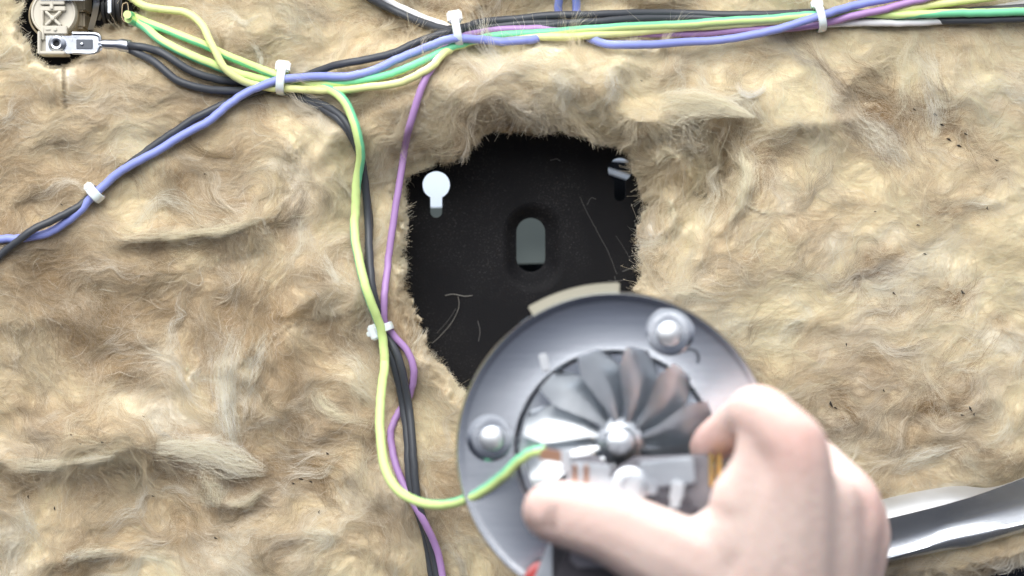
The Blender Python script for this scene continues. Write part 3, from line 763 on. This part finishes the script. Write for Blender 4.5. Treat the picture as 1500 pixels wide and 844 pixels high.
wire('charcoal_wire', [(186, 67, 0, .008), (230, 74, .4), (275, 101, .3), (315, 116, .2), (350, 121, -.3), (400, 124, -.4), (430, 135, -.3), (470, 152, .2), (503, 174, .2), (522, 210, .2), (533, 255, .3), (538, 310, .3), (541, 370, .3), (546, 425, .3), (556, 462, -.2), (566, 490, 0),
     (582, 520, .4), (594, 570, .4), (602, 620, .3), (606, 680, .4), (612, 735, .4), (628, 785, .6), (642, 850, .6), (655, 930, .4)], .0018, M_CHAR,
     'upper charcoal wire out of the crimped terminal, then hanging beside the hole')
wire('charcoal_wire', [(186, 71, 0, .006), (225, 90, .2), (262, 119, .2), (310, 132, .2), (360, 133, .1), (405, 131, -.8), (440, 143, -.2), (478, 162, 0), (506, 186, -.1), (526, 225, -.4), (535, 270, -.5), (541, 330, -.4), (540, 390, -.4), (550, 445, -.5), (560, 485, -.6),
     (573, 522, 0), (586, 570, 0), (594, 620, -.2), (598, 680, 0), (606, 730, 0), (622, 780, 0), (634, 850, 0), (646, 930, 0)], .0018, M_CHAR,
     'lower charcoal wire out of the crimped terminal, then hanging beside the hole')
wire('charcoal_wire', [(520, -20, .3), (545, -1, .3), (575, 14, .3), (612, 30, .4), (645, 41, .6), (672, 42, 1.2), (710, 32, 1.2), (770, 26, 1), (850, 22, .8), (950, 20, .6), (1040, 21, .4), (1120, 22, 0), (1200, 20, -.6), (1300, 22, -.6), (1400, 18, 0), (1500, 11, .2), (1600, 0, 0)], .0018, M_CHAR,
     'charcoal wire entering from the top edge just left of the tie')
wire('charcoal_wire', [(512, -24, -.7), (547, 0, -.7), (579, 16, -.6), (615, 34, -.6), (645, 43, -.4), (672, 46, -.3), (720, 44, .1), (780, 40, .4), (850, 33, 1.2), (930, 28, .8), (1020, 26, .4), (1120, 28, -.2), (1200, 29, -.9), (1300, 28, -.8), (1420, 25, -.5), (1520, 20, -.4), (1600, 14, 0)], .0017, M_CHAR,
     'charcoal wire in the middle of the top bundle')
wire('white_wire', [(535, -30, 0), (566, 0, -.2), (592, 13, 0), (620, 26, 0), (650, 37, 0), (675, 50, -.9), (740, 50, -.8), (850, 46, -.7), (960, 44, -.6), (1060, 44, -.5), (1140, 42, -.2), (1200, 36, 0), (1260, 34, .5), (1320, 34, .5), (1390, 30, .2), (1430, 22, -.3), (1470, 10, -.4), (1520, 0, -.3), (1600, -10, 0)], .0016, M_WHITE,
     'white wire showing at upper right under the purple and green wires')
wire('yellow_wire', [(150, -30, .5), (190, -4, .5), (213, 9, .5), (240, 14, .6), (275, 20, .8), (297, 38, 1.2), (310, 65, 1.5), (326, 96, 1.6), (350, 116, 1.5), (385, 127, 1.1), (415, 130, 1.1), (480, 132, 1), (540, 127, .8), (600, 117, .8), (632, 98, .9), (655, 75, .6), (680, 60, -.2), (740, 55, .2), (800, 54, .6), (850, 54, .8),
     (900, 49, .8), (1000, 41, .8), (1100, 35, .9), (1200, 27, .8), (1280, 18, .9), (1350, 9, 1), (1440, -2, 1), (1540, -16, .6)], .00175, M_YEL,
     'plain pale yellow wire looping down from the top edge by the lamp')
TW = 18.0
wire('earth_wire', [(186, 21, 0, .006), (205, 28, .3), (240, 42, .4), (290, 62, .5), (330, 80, .5), (370, 97, .6), (412, 112, .7), (460, 122, .6), (520, 118, .5), (580, 106, .3), (630, 84, .4), (672, 66, .8), (720, 53, .9), (780, 49, 1.2), (850, 44, 1.5), (950, 38, 1.6), (1050, 31, 1.6), (1130, 27, 1.2), (1200, 22, 1.1), (1260, 20, .8), (1330, 21, 1), (1420, 19, 1.2),
     (1500, 18, 1.2), (1600, 16, .6)], .00185, M_LIME, 'green and yellow earth wire running along the top bundle to the right edge', two=M_GRN, phi=[(0, -5), (.2, 5), (.28, 40), (.34, 235), (.5, 245), (.60, 185), (.78, 172), (.84, 120), (.9, -50), (1, -85)])
wire('earth_wire', [(188, 27, -.3, .003), (210, 38, 0), (240, 62, .2), (300, 90, .3), (350, 108, .3), (385, 116, .2), (415, 123, .2), (450, 128, .3), (478, 130, .3), (500, 143, .7), (515, 168, .9), (525, 200, 1), (527, 240, 1), (521, 290, 1), (520, 340, 1), (530, 400, 1.1), (545, 447, 1.2), (560, 490, 1.3), (563, 530, 1.6), (558, 580, 2, .026), (556, 630, 2, .034), (563, 682, 2, .044),
     (581, 716, 2, .052), (612, 735, 2, .060), (652, 740, 2, .068), (700, 723, 2, .078), (740, 694, 2, .088), (765, 671, 2, .093), (785, 661, 2, .096), (800, 660, 2, .097)], .00205, M_LIME, 'green and yellow earth wire hanging past the hole and looping up to the motor', two=M_GRN, phi=[(0, -20), (.1, 25), (.2, 30), (.27, 165), (.42, 175), (.48, 40), (.56, 45), (.64, 85), (.76, 95), (.84, 150), (.93, 165), (1, 165)])
wire('purple_wire', [(1460, -40, 1.4), (1370, -6, 1.6), (1330, 5, 1.6), (1255, 23, 1.7), (1200, 37, .9), (1100, 43, .4), (1040, 48, 0), (960, 50, 0), (880, 46, -.2), (800, 42, .3), (740, 44, .7), (690, 50, .2), (664, 62, -.4), (645, 78, -.2), (632, 100, .2), (617, 135, .2), (600, 185, .3), (590, 232, .5, .004), (579, 300, .6, .004), (570, 370, .6, .004), (563, 430, .7), (563, 470, .3), (577, 492, .2), (597, 515, 0), (606, 545, 0),
     (600, 578, -.2), (584, 604, -.6), (574, 634, -.6), (577, 668, -.4), (592, 712, 0), (620, 762, .8), (640, 805, 1), (650, 850, 1), (660, 930, .6)], .00165, M_PUR, 'single purple wire branching from the top bundle down past the hole')

# cable ties
M_NYLON = mat('natural_nylon', (0.80, 0.82, 0.80), .38, sss=.3, bump=.04)
def tie(px, py, ang, a, b, w, layer, head, label, hs=1.0):
    """ang: run of the wires (degrees, up positive); a, b half-thickness of the bundle across and in depth, in millimetres; head +1 up, -1 down."""
    hw = float(samp(SM, np.array([px]), np.array([py]))[0]) + .002 + layer * .0036
    root = empty('cable_tie', P(px, py, hw), label, 'cable tie', 'nylon cable ties on the loom')
    M = pf(px, py, hw, ang); bm = bmesh.new(); n = 28; prof = [(-w / 2, 0), (-w / 2 + .25, .55), (0, .7), (w / 2 - .25, .55), (w / 2, 0)]
    rings = []
    for i in range(n):
        t = 2 * math.pi * i / n; c, s = math.cos(t), math.sin(t); e_ = 2.6
        ca = math.copysign(abs(c) ** (2 / e_), c); sa = math.copysign(abs(s) ** (2 / e_), s)
        rings.append([bm.verts.new(M @ Vector((u * .001, ca * (a + v) * .001, sa * (b + v) * .001))) for u, v in prof])
    for i in range(n):
        r0, r1 = rings[i], rings[(i + 1) % n]
        for j in range(len(prof)): bm.faces.new((r0[j], r0[(j + 1) % len(prof)], r1[(j + 1) % len(prof)], r1[j]))
    bobj('strap', bm, M_NYLON, root)
    bm = bmesh.new(); H_ = M @ Matrix.Translation((0, head * (a + .4) * .001, .0012)) @ Matrix.Rotation(R(-8 * head), 4, 'X')
    add_prism(bm, rect(-.0031 * hs, -.0020 * hs, .0031 * hs, .0027 * hs), -.0026, .0022, H_, .0007)
    add_prism(bm, rect(-.0011, -.0031 * hs, .0011, -.0016 * hs), -.0012, .0014, H_, .0003)
    bobj('head', bm, M_NYLON, root)
    return root
tie(413, 119, -6, 5.2, 6.6, 3.6, .7, 1, 'white cable tie where the yellow and blue wires cross, left of centre')
tie(670, 48, 10, 5.8, 7.2, 3.4, .8, 1, 'white cable tie on the top bundle where the purple wire branches off')
tie(1200, 27, 12, 5.2, 7.4, 3.4, .7, 1, 'white cable tie on the top bundle nearest the right edge', .8)
tie(140, 284, 42, 3.2, 4.2, 4.2, .5, 1, 'small cable tie on the blue and charcoal pair at the left', .62)
tie(562, 481, -68, 3.6, 4.6, 3.4, .4, -1, 'cable tie beside the hole holding the green, charcoal and purple wires', 1.05)

# ---------------------------------------------------------------- lamp holder at upper left
M_CERAMIC = mat('cream_ceramic', (0.57, 0.535, 0.45), .42, var=.06, bump=.05)
M_CERAM2 = mat('aged_ceramic', (0.34, 0.29, 0.205), .55, var=.10)
M_STEEL = mat('zinc_steel', (0.56, 0.59, 0.64), .30, 1.0, var=.10, vscale=120, bump=.05)
M_DSTEEL = mat('dark_steel', (0.12, 0.13, 0.15), .35, .9, var=.2)
M_RUBBER = mat('black_rubber', (0.014, 0.014, 0.016), .6)
lamp = empty('lamp_holder', P(90, 20, -.02), 'round cream ceramic lamp holder with moulded cross, sunk in the wool at upper left', 'lamp holder')
ms = PX * 1.0
def L(h): return pf(80, 20, h)
def bxp(bm, x0, y0, x1, y1, h0, h1, bev=.0003, ang=0.0, c=None):
    """Box between pixel corners, standing from h0 to h1."""
    cx, cy = ((x0 + x1) / 2, (y0 + y1) / 2); M = pf(cx, cy, h0, ang); k = PX * (D - h1) / D
    add_prism(bm, rect(-abs(x1 - x0) / 2 * k, -abs(y1 - y0) / 2 * k, abs(x1 - x0) / 2 * k, abs(y1 - y0) / 2 * k), 0, h1 - h0, M, bev)
bm = bmesh.new(); add_lathe(bm, [(0, -.020), (.0096, -.020), (.0096, .0022), (.0092, .0030), (.0086, .0030), (.0083, .0024), (0, .0024)], pf(80, 20, -.002), 40); bobj('base', bm, M_CERAMIC, lamp)
bm = bmesh.new(); add_lathe(bm, [(.0097, -.022), (.0105, -.022), (.0105, .000), (.0097, .0005)], pf(78, 22, -.003), 40); bobj('rim', bm, M_CERAM2, lamp)
bm = bmesh.new(); bxp(bm, 106, -30, 135, 24, -.020, -.004, .0008); bxp(bm, 108, 22, 134, 48, -.022, -.007, .001); bobj('body', bm, M_CERAM2, lamp)
bm = bmesh.new()
bxp(bm, 60, 1, 96, 8, .0006, .0034); bxp(bm, 60, 10, 97, 17, .0006, .0028); bxp(bm, 75, 3, 80, 15, .0006, .0038)
bxp(bm, 63, 39, 100, 51, .0006, .0036); bxp(bm, 63, 41, 67, 60, .0006, .004); bxp(bm, 79, 41, 84, 46, .003, .0044); bxp(bm, 67, 42, 75, 45, .003, .0041)
bxp(bm, 61, 14, 65, 48, .0006, .0030)
bobj('moulding', bm, M_CERAMIC, lamp)
for a in (43, -43):
    bm = bmesh.new(); bxp(bm, 64, 26, 95, 30, .0006, .0036, .0003, a); bobj('cross_bar', bm, M_CERAMIC, lamp)
bm = bmesh.new(); add_lathe(bm, [(0, .0044), (.0009, .0042), (.0011, .0034), (.0011, 0)], pf(79.5, 28, 0), 14); bobj('boss', bm, M_CERAMIC, lamp)
bm = bmesh.new(); bxp(bm, 60, -30, 128, 2, .0006, .0042, .0004); bobj('top_bracket', bm, M_STEEL, lamp)
bm = bmesh.new(); bxp(bm, 64, 50, 68, 84, -.006, .0062); bxp(bm, 66, 79.5, 103.5, 84, -.006, .0062); bxp(bm, 66, 50, 101, 84, -.008, .0022); bobj('terminal_housing', bm, M_CERAMIC, lamp)
bm = bmesh.new(); bxp(bm, 68, 53, 107, 79, .0022, .0034, .0002); bobj('terminal_plate', bm, M_STEEL, lamp)
bm = bmesh.new(); add_lathe(bm, [(.0012, .0006), (.0015, .0022), (.0022, .0024), (.0034, .0016), (.0038, .0002), (.0038, 0)], pf(84, 64.5, .0034), 30); ry = bobj('rivet', bm, M_STEEL, lamp)
bm = bmesh.new(); add_lathe(bm, [(0, .0002), (.0013, .0002), (.0013, 0)], pf(84, 64.5, .0036), 20); bobj('rivet_hole', bm, M_RUBBER, ry)
# curved shields, spring barrel and the socket end
for i, (x0, x1, hh, mm) in enumerate([(133, 142, .0, M_STEEL), (143, 147, -.002, M_DSTEEL), (147.5, 152, -.003, M_STEEL)]):
    bm = bmesh.new(); A = []
    for j in range(13):
        f = j / 12; y = -18 + f * (62 - 14 * (i > 0)); bow = 9 * math.sin(math.pi * (.35 + .65 * f)) - 5
        A.append((bm.verts.new(P(x0 + bow, y, hh - .012 * f * f)), bm.verts.new(P(x1 + bow, y, hh - .001 - .012 * f * f))))
    for q0, q1 in zip(A, A[1:]): bm.faces.new((q0[0], q0[1], q1[1], q1[0]))
    bmesh.ops.solidify(bm, geom=bm.faces[:], thickness=.0008); bobj('shield', bm, mm, lamp)
bm = bmesh.new(); add_lathe(bm, [(0, 0)] + [q for i in range(4) for q in ((.0072, i * .0022 + .0001), (.0072, i * .0022 + .0013), (.0060, i * .0022 + .0015), (.0060, i * .0022 + .0021))] + [(0, .0089)],
                             frame(P(152, 10, -.012), (0, 0, 1), (1, 0, 0)), 28); bobj('ribbed_barrel', bm, M_RUBBER, lamp)
bm = bmesh.new(); bxp(bm, 166, 2, 171, 25, -.016, -.003, .0003); bobj('end_plate', bm, M_STEEL, lamp)
bm = bmesh.new(); bxp(bm, 171, -6, 203, 34, -.030, -.014, .001); bobj('socket', bm, M_RUBBER, lamp)
bm = bmesh.new(); lp = [(180, 6), (186, 4), (188, 12), (188, 26), (184, 32), (179, 26), (179, 12), (180, 6)]
add_tube(bm, [P(x, y, -.006) for x, y in catmull(lp, 4)], .0003, 6); bobj('wire_clip', bm, mat('brassy_wire', (0.35, 0.28, 0.18), .35, 1.0), lamp)

spade = empty('crimp_terminal', P(125, 65, .004), 'silver crimped spade terminal joining two charcoal wires to the lamp holder', 'terminal')
def pxpoly(pts, cx, cy): return [((x - cx) * PX, -(y - cy) * PX) for x, y in pts]
bm = bmesh.new(); add_prism(bm, pxpoly([(106, 49), (142, 50.5), (147, 60), (150, 64), (150, 73), (143, 79), (106, 78)], 125, 65), 0, .0012, pf(125, 65, .0050), .0003); bobj('blade', bm, M_STEEL, spade)
for pts in ([(106, 49), (142, 50.5), (147, 60)], [(106, 77), (138, 77.5), (147, 67)]):
    bm = bmesh.new(); add_tube(bm, [P(x, y, .0064) for x, y in catmull(pts, 4)], .0007, 8); bobj('rolled_edge', bm, M_STEEL, spade)
bm = bmesh.new(); bxp(bm, 112, 58, 136, 72, .0061, .0067, .0002); bobj('spring_tongue', bm, M_DSTEEL, spade)
bm = bmesh.new(); add_lathe(bm, [(0, .0008), (.0006, .0006), (.0008, 0)], pf(120, 65, .0067), 12); bobj('dimple', bm, M_STEEL, spade)
bm = bmesh.new(); add_tube(bm, [P(146, 63.5, .0050), P(156, 65, .0054), P(172, 65.5, .0056), P(178, 66, .0058), P(191, 68, .0066)], [.0016, .0020, .0021, .0027, .0026], 14); bobj('crimp_barrel', bm, M_STEEL, spade)

# ---------------------------------------------------------------- fan motor held over the wool
MC = (900, 660); MH = .078; MS = PX * (D - MH) / D
motor = empty('fan_motor', P(MC[0], MC[1], MH), 'fan motor on a round shiny steel plate, held over the hole by a hand', 'motor')
motor.rotation_euler = (R(0), 0, 0)
TILT = frame(P(MC[0], MC[1], MH), (1, 0.05, 0), Vector((-.05, -1, .035)))
def ml(x, y, z=0.0):        # photo pixels from the plate's middle (y down), z metres in front of the plate
    return Vector((x * MS, -y * MS, z))
def mpoly(pts): return [(x * MS, -y * MS) for x, y in pts]
def mbox(bm, x0, y0, x1, y1, z0, z1, bev=.0004, ang=0.0):
    cx, cy = (x0 + x1) / 2, (y0 + y1) / 2; w, h = abs(x1 - x0) / 2 * MS, abs(y1 - y0) / 2 * MS
    add_prism(bm, rect(-w, -h, w, h), z0, z1, TILT @ Matrix.Translation(ml(cx, cy)) @ Matrix.Rotation(R(ang), 4, 'Z'), bev)
def mcyl(bm, x, y, prof, n=28): add_lathe(bm, prof, TILT @ Matrix.Translation(ml(x, y)), n)

def brushed():
    m = mat('brushed_plate', (0.50, 0.525, 0.565), .30, 1.0, aniso=.7)
    n = m.node_tree.nodes; Lk = m.node_tree.links; b = n['Principled BSDF']
    tg = n.new('ShaderNodeTangent'); tg.direction_type = 'RADIAL'; tg.axis = 'Y'
    Lk.new(tg.outputs[0], b.inputs['Tangent'])
    t = n.new('ShaderNodeTexCoord'); no = n.new('ShaderNodeTexNoise'); no.inputs['Scale'].default_value = 25; no.inputs['Detail'].default_value = 5
    Lk.new(t.outputs['Object'], no.inputs['Vector'])
    rm = n.new('ShaderNodeMapRange'); rm.inputs['To Min'].default_value = .12; rm.inputs['To Max'].default_value = .34
    mp = n.new('ShaderNodeMapping'); mp.inputs['Scale'].default_value = (40, 60, 420); mp.inputs['Rotation'].default_value = (0, R(24), 0); nb = n.new('ShaderNodeTexNoise'); nb.inputs['Scale'].default_value = 1.0; nb.inputs['Detail'].default_value = 3
    Lk.new(t.outputs['Object'], mp.inputs[0]); Lk.new(mp.outputs[0], nb.inputs['Vector']); bp = n.new('ShaderNodeBump'); bp.inputs['Strength'].default_value = .045; bp.inputs['Distance'].default_value = .0006
    Lk.new(nb.outputs[0], bp.inputs['Height']); Lk.new(bp.outputs[0], b.inputs['Normal'])
    Lk.new(no.outputs[0], rm.inputs['Value']); Lk.new(rm.outputs[0], b.inputs['Roughness'])
    return m
M_PLATE = brushed()
M_ALU = mat('fan_aluminium', (0.66, 0.69, 0.72), .32, 1.0, var=.08, vscale=90)
M_ALUB = mat('bright_aluminium', (0.62, 0.64, 0.665), .40, .9, var=.08)
M_LAM = mat('lamination_steel', (0.26, 0.25, 0.27), .42, .9, var=.15, vscale=150)
M_COIL = mat('dark_coil_tape', (0.05, 0.045, 0.055), .45, var=.2)
M_COPPER = mat('copper_strip', (0.62, 0.36, 0.24), .3, 1.0, var=.1); M_BRASS = mat('brass_strip', (0.72, 0.47, 0.16), .28, 1.0, var=.1)
M_RED = mat('red_sleeve', (0.42, 0.035, 0.03), .5)
RP = 233 * MS
bm = bmesh.new()
mcyl(bm, 0, 0, [(.010, -.0006), (RP * .60, -.0006), (RP * .62, .0024), (RP * .635, .0030), (RP * .935, .0010), (RP * .95, .0013), (RP * .975, .0015), (RP * .985, .0016), (RP, .0000), (RP, -.0012), (RP * .97, -.0010), (RP * .6, -.0020), (.010, -.0020), (.010, -.0006)], 128)
bobj('mounting_plate', bm, M_PLATE, motor)
bm = bmesh.new(); ring = []
for r0, r1 in [(.985, 1.055)]:
    pl = []
    for i in range(13): a = R(88 + 33 * i / 12); pl.append((RP * r1 * math.cos(a), RP * r1 * math.sin(a)))
    for i in range(13): a = R(121 - 33 * i / 12); pl.append((RP * r0 * math.cos(a), RP * r0 * math.sin(a)))
add_prism(bm, pl, -.0022, -.0008, TILT, .0003); bobj('edge_tab', bm, mat('wool_reflection_tab', (0.34, 0.32, 0.25), .5, .3, var=.12), motor)  # metal tab with the wool's beige reflection painted into its colour
for i in range(3):
    x, y = [(80, -170), (-178, -18), (150, 120)][i]
    bm = bmesh.new(); mcyl(bm, x, y, [(.0105, .0008), (.0088, .0022), (.0080, .0030), (.0062, .0032), (0, .0032)], 32); pd = bobj('mounting_pad', bm, M_PLATE, motor)
    bm = bmesh.new(); mcyl(bm, x, y, [(.0048, .0030), (.0048, .0080), (.0044, .0094), (.0030, .0102), (0, .0104)], 28); bobj('stud', bm, M_ALUB, pd)
    hx, hy = [(110, -135), (-156, 10), (170, 90)][i]
    bm = bmesh.new(); mcyl(bm, hx, hy, [(0, .0017), (.0024, .0017), (.0024, .0010)], 20); mcyl(bm, hx, hy, [(.0026, .0010), (.0028, .0022), (.0040, .0022), (.0044, .0010)], 24); bobj('screw_hole', bm, M_DSTEEL, motor)
bm = bmesh.new(); mbox(bm, -108, -142, -96, -116, .0010, .0042, .0004, 12); bobj('pressed_tab', bm, M_ALUB, motor)
# cooling fan
fan_c = (8, -12)
NB = 12
bm = bmesh.new(); mcyl(bm, *fan_c, [(0, .0122), (.0044, .0120), (.0058, .0110), (.0066, .0088), (.0090, .0074), (.0100, .0050)], 32); hub = bobj('fan_hub', bm, M_ALU, motor)
for i in range(NB):
    a0 = 2 * math.pi * i / NB + .1; bm = bmesh.new(); g = []
    for u in range(9):
        f = u / 8; r = (30 + 110 * f) * MS; row = []
        half = (.16 + .065 * math.sin(math.pi * f)) * (1 - .35 * max(0, f - .75) / .25)
        for v in range(5):
            s = v / 4 * 2 - 1; a = a0 + s * half * 1.25 + .22 * f
            z = .0064 + .0050 * s * (.25 + .75 * f) + .0012 * math.cos(s * 1.4) 
            row.append(bm.verts.new(TILT @ (ml(*fan_c) + Vector((r * math.cos(a), r * math.sin(a), z)))))
        g.append(row)
    for r0, r1 in zip(g, g[1:]):
        for v in range(4): bm.faces.new((r0[v], r0[v + 1], r1[v + 1], r1[v]))
    bmesh.ops.solidify(bm, geom=bm.faces[:], thickness=.0005); bobj('fan_blade', bm, M_ALU, motor)
# motor body: laminated frame, bearing bridge, coil, terminals
zL = .0175
for i in range(10):
    bm = bmesh.new(); o = random.uniform(-.6, .6)
    outer = [(-62, 6), (-30, 2), (2, 22), (30, 6), (130, 2), (138, 12), (138, 150), (128, 160), (-52, 160), (-62, 150)]
    add_prism(bm, mpoly([(x + o, y + o) for x, y in outer]), zL + i * .0014, zL + i * .0014 + .00105, TILT, .0001); bobj('lamination', bm, M_LAM, motor, smooth=False)
zT = zL + .0140
bm = bmesh.new(); mbox(bm, -64, 12, -6, 52, zT, zT + .0045, .0008, -6); mbox(bm, 36, 6, 112, 44, zT, zT + .0050, .0008, 6)
mbox(bm, -20, 34, 60, 56, zT + .001, zT + .006, .0008); bobj('bearing_bridge', bm, M_ALU, motor)
bm = bmesh.new(); mcyl(bm, 22, 44, [(.0070, zT + .005), (.0068, zT + .0064), (.0058, zT + .0069), (.0034, zT + .0069), (.0030, zT + .0064), (0, zT + .0064)], 32); bobj('bearing_cap', bm, M_ALU, motor)
for x, y, an in [(22, 66, -14), (84, 72, -10)]:
    bm = bmesh.new(); mbox(bm, x - 9, y - 34, x + 9, y + 30, zT + .0042, zT + .0080, .0006, an); bobj('bridge_leg', bm, M_ALUB, motor)
bm = bmesh.new(); mbox(bm, -40, 62, 118, 150, zT - .0005, zT + .0105, .0030); bobj('coil', bm, M_COIL, motor)
bm = bmesh.new(); mbox(bm, 30, 96, 44, 100, zT + .0100, zT + .0112, .0002); bobj('coil_tape_seam', bm, M_LAM, motor)
for i in range(4):
    bm = bmesh.new(); mbox(bm, -66 + i * 8, 14, -60 + i * 8, 40, zT + .0046, zT + .0066, .0004); bobj('terminal_fin', bm, M_COPPER if i % 2 else M_ALUB, motor)
bm = bmesh.new(); mbox(bm, -104, -6, -66, 10, zT + .0040, zT + .0050, .0003, -10); bobj('earth_tag', bm, M_COPPER, motor)
bm = bmesh.new(); mbox(bm, -74, -8, -60, 26, zT + .0030, zT + .0075, .0005); bobj('tag_clamp', bm, M_ALUB, motor)
for x in (136, 147):
    bm = bmesh.new(); mbox(bm, x - 3, 0, x + 3, 46, zT - .006, zT + .002, .0003); bobj('brass_strip', bm, M_BRASS, motor)
bm = bmesh.new(); mbox(bm, -112, 108, -82, 240, zT - .010, zT - .004, .0008, -22); bobj('side_bracket', bm, M_ALU, motor)
bm = bmesh.new(); mcyl(bm, -104, 184, [(0, zT - .006), (.006, zT - .007), (.007, zT - .012), (.007, zT - .020)], 18); bobj('insulating_sleeve', bm, M_RED, motor)
bm = bmesh.new(); mbox(bm, -96, 120, 60, 190, .004, zT - .004, .002); bobj('gear_case', bm, M_COIL, motor)

# ---------------------------------------------------------------- the hand
def skin_material():
    m = mat('skin', (0.80, 0.60, 0.50), .55, sss=.3, bump=.5, bscale=330, spec=.18)
    n = m.node_tree.nodes; Lk = m.node_tree.links; b = n['Principled BSDF']
    a = n.new('ShaderNodeAttribute'); a.attribute_name = 'flush'
    t = n.new('ShaderNodeTexCoord'); no = n.new('ShaderNodeTexNoise'); no.inputs['Scale'].default_value = 45; no.inputs['Detail'].default_value = 5
    Lk.new(t.outputs['Object'], no.inputs['Vector'])
    ad = n.new('ShaderNodeMath'); ad.operation = 'MULTIPLY_ADD'; Lk.new(no.outputs[0], ad.inputs[0]); ad.inputs[1].default_value = .35; Lk.new(a.outputs['Fac'], ad.inputs[2])
    mx = n.new('ShaderNodeMix'); mx.data_type = 'RGBA'; mx.inputs['A'].default_value = (0.585, 0.475, 0.425, 1); mx.inputs['B'].default_value = (0.56, 0.34, 0.30, 1)
    Lk.new(ad.outputs[0], mx.inputs['Factor']); Lk.new(mx.outputs['Result'], b.inputs['Base Color'])
    return m
M_SKIN = skin_material()
chains = {   # (px, py, h, radius mm)
    'thumb': [(1150, 900, .112, 19), (1060, 855, .122, 18.5), (980, 815, .128, 16.5), (905, 777, .1285, 14.2), (860, 762, .1275, 13.2), (822, 752, .1265, 12.2), (806, 748, .1258, 10.8)],
    'index': [(1130, 960, .120, 22), (1160, 800, .132, 17.0), (1168, 672, .140, 12.6), (1148, 636, .139, 11.2), (1112, 606, .130, 10.6), (1092, 612, .114, 9.4), (1066, 632, .102, 8.8), (1046, 646, .095, 8.2), (1034, 656, .090, 7.0)],
    'middle': [(1160, 960, .112, 22), (1220, 820, .116, 17.0), (1246, 748, .118, 12.6), (1222, 706, .106, 10.4), (1180, 668, .092, 10.0), (1150, 662, .080, 9.4), (1120, 672, .068, 8.6), (1100, 680, .061, 7.4)],
    'ring': [(1170, 960, .100, 21), (1228, 850, .098, 16.5), (1258, 780, .096, 12.4), (1245, 730, .084, 10.2), (1205, 690, .068, 9.6), (1175, 690, .058, 9.0), (1140, 705, .050, 7.6)],
    'little': [(1170, 970, .086, 20), (1232, 880, .080, 14.5), (1256, 825, .076, 11.0), (1244, 785, .066, 8.8), (1212, 755, .055, 8.4), (1182, 752, .048, 7.0)],
    'palm': [(1090, 900, .118, 22), (1130, 840, .122, 21), (1110, 960, .105, 27), (1120, 1060, .100, 28), (1140, 1200, .096, 30)],
    'back': [(1100, 900, .124, 20), (1130, 810, .130, 18), (1148, 730, .135, 14.5), (1165, 690, .138, 12)],
    'back_outer': [(1190, 900, .112, 20), (1205, 810, .122, 17), (1212, 740, .128, 13)],
    'web_upper': [(1118, 636, .132, 9.5), (1112, 690, .132, 11), (1090, 735, .130, 13)],
    'web': [(1040, 815, .124, 16), (1090, 780, .128, 15.5), (1140, 740, .132, 14.5)],
}
hb = bmesh.new()
for nm, ch in chains.items():
    c = catmull([(*P(x, y, h), r * .001) for x, y, h, r in ch], 9)
    for x, y, z, r in c:
        bmesh.ops.create_icosphere(hb, subdivisions=2, radius=r, matrix=Matrix.Translation((x, y, z)))
hm = bpy.data.meshes.new('hand'); hb.to_mesh(hm); hb.free()
tmp = bpy.data.objects.new('tmp', hm); COL.objects.link(tmp)
md = tmp.modifiers.new('r', 'REMESH'); md.mode = 'VOXEL'; md.voxel_size = .0013
m2 = tmp.modifiers.new('s', 'SMOOTH'); m2.factor = .6; m2.iterations = 14
dg = bpy.context.evaluated_depsgraph_get(); dg.update(); hm2 = bpy.data.meshes.new_from_object(tmp.evaluated_get(dg)); bpy.data.objects.remove(tmp)
hm2.name = 'hand'; hm2.materials.clear(); hm2.materials.append(M_SKIN)
hv = np.zeros(len(hm2.vertices) * 3, np.float32); hm2.vertices.foreach_get('co', hv); hv = hv.reshape(-1, 3)
fl = np.zeros(len(hv), np.float32)
for x, y, h, rr, am in [(1178, 640, .150, .014, .55), (1268, 735, .122, .014, .55), (1105, 590, .135, .012, .35), (1045, 645, .100, .016, .6), (800, 745, .128, .012, .45), (1262, 780, .1, .013, .4), (900, 765, .14, .012, .15)]:
    d = np.linalg.norm(hv - np.array(P(x, y, h)), axis=1); fl += am * np.exp(-(d / rr) ** 2)
fa = hm2.attributes.new('flush', 'FLOAT', 'POINT'); fa.data.foreach_set('value', np.clip(fl, 0, 1).astype(np.float32))
hm2.polygons.foreach_set('use_smooth', [True] * len(hm2.polygons))
hand = bpy.data.objects.new('hand', hm2); COL.objects.link(hand)
tag(hand, 'bare right hand reaching in from the bottom edge, thumb and bent finger gripping the motor', 'hand')
M_NAIL = mat('nail', (0.66, 0.50, 0.45), .28, sss=.2)
bm = bmesh.new(); g = []
_n = Vector((-.50, -.80, -.22)).normalized(); Mn = frame(P(811, 750, .1260) + _n * .0109, Vector((-1, .45, .05)), _n)
for i in range(9):
    u = i / 8; row = []
    for j in range(7):
        v = j / 6 * 2 - 1; half = .0066 * (1 - .25 * max(0, u - .7) / .3) 
        row.append(bm.verts.new(Mn @ Vector(((u - .5) * .0135 - .0012 * v * v * (u > .5), v * half, -.0026 * v * v - .0010 * (u - .4) ** 2 * 4))))
    g.append(row)
for r0, r1 in zip(g, g[1:]):
    for j in range(6): bm.faces.new((r0[j], r0[j + 1], r1[j + 1], r1[j]))
bmesh.ops.solidify(bm, geom=bm.faces[:], thickness=.0005); bobj('nail', bm, M_NAIL, hand)
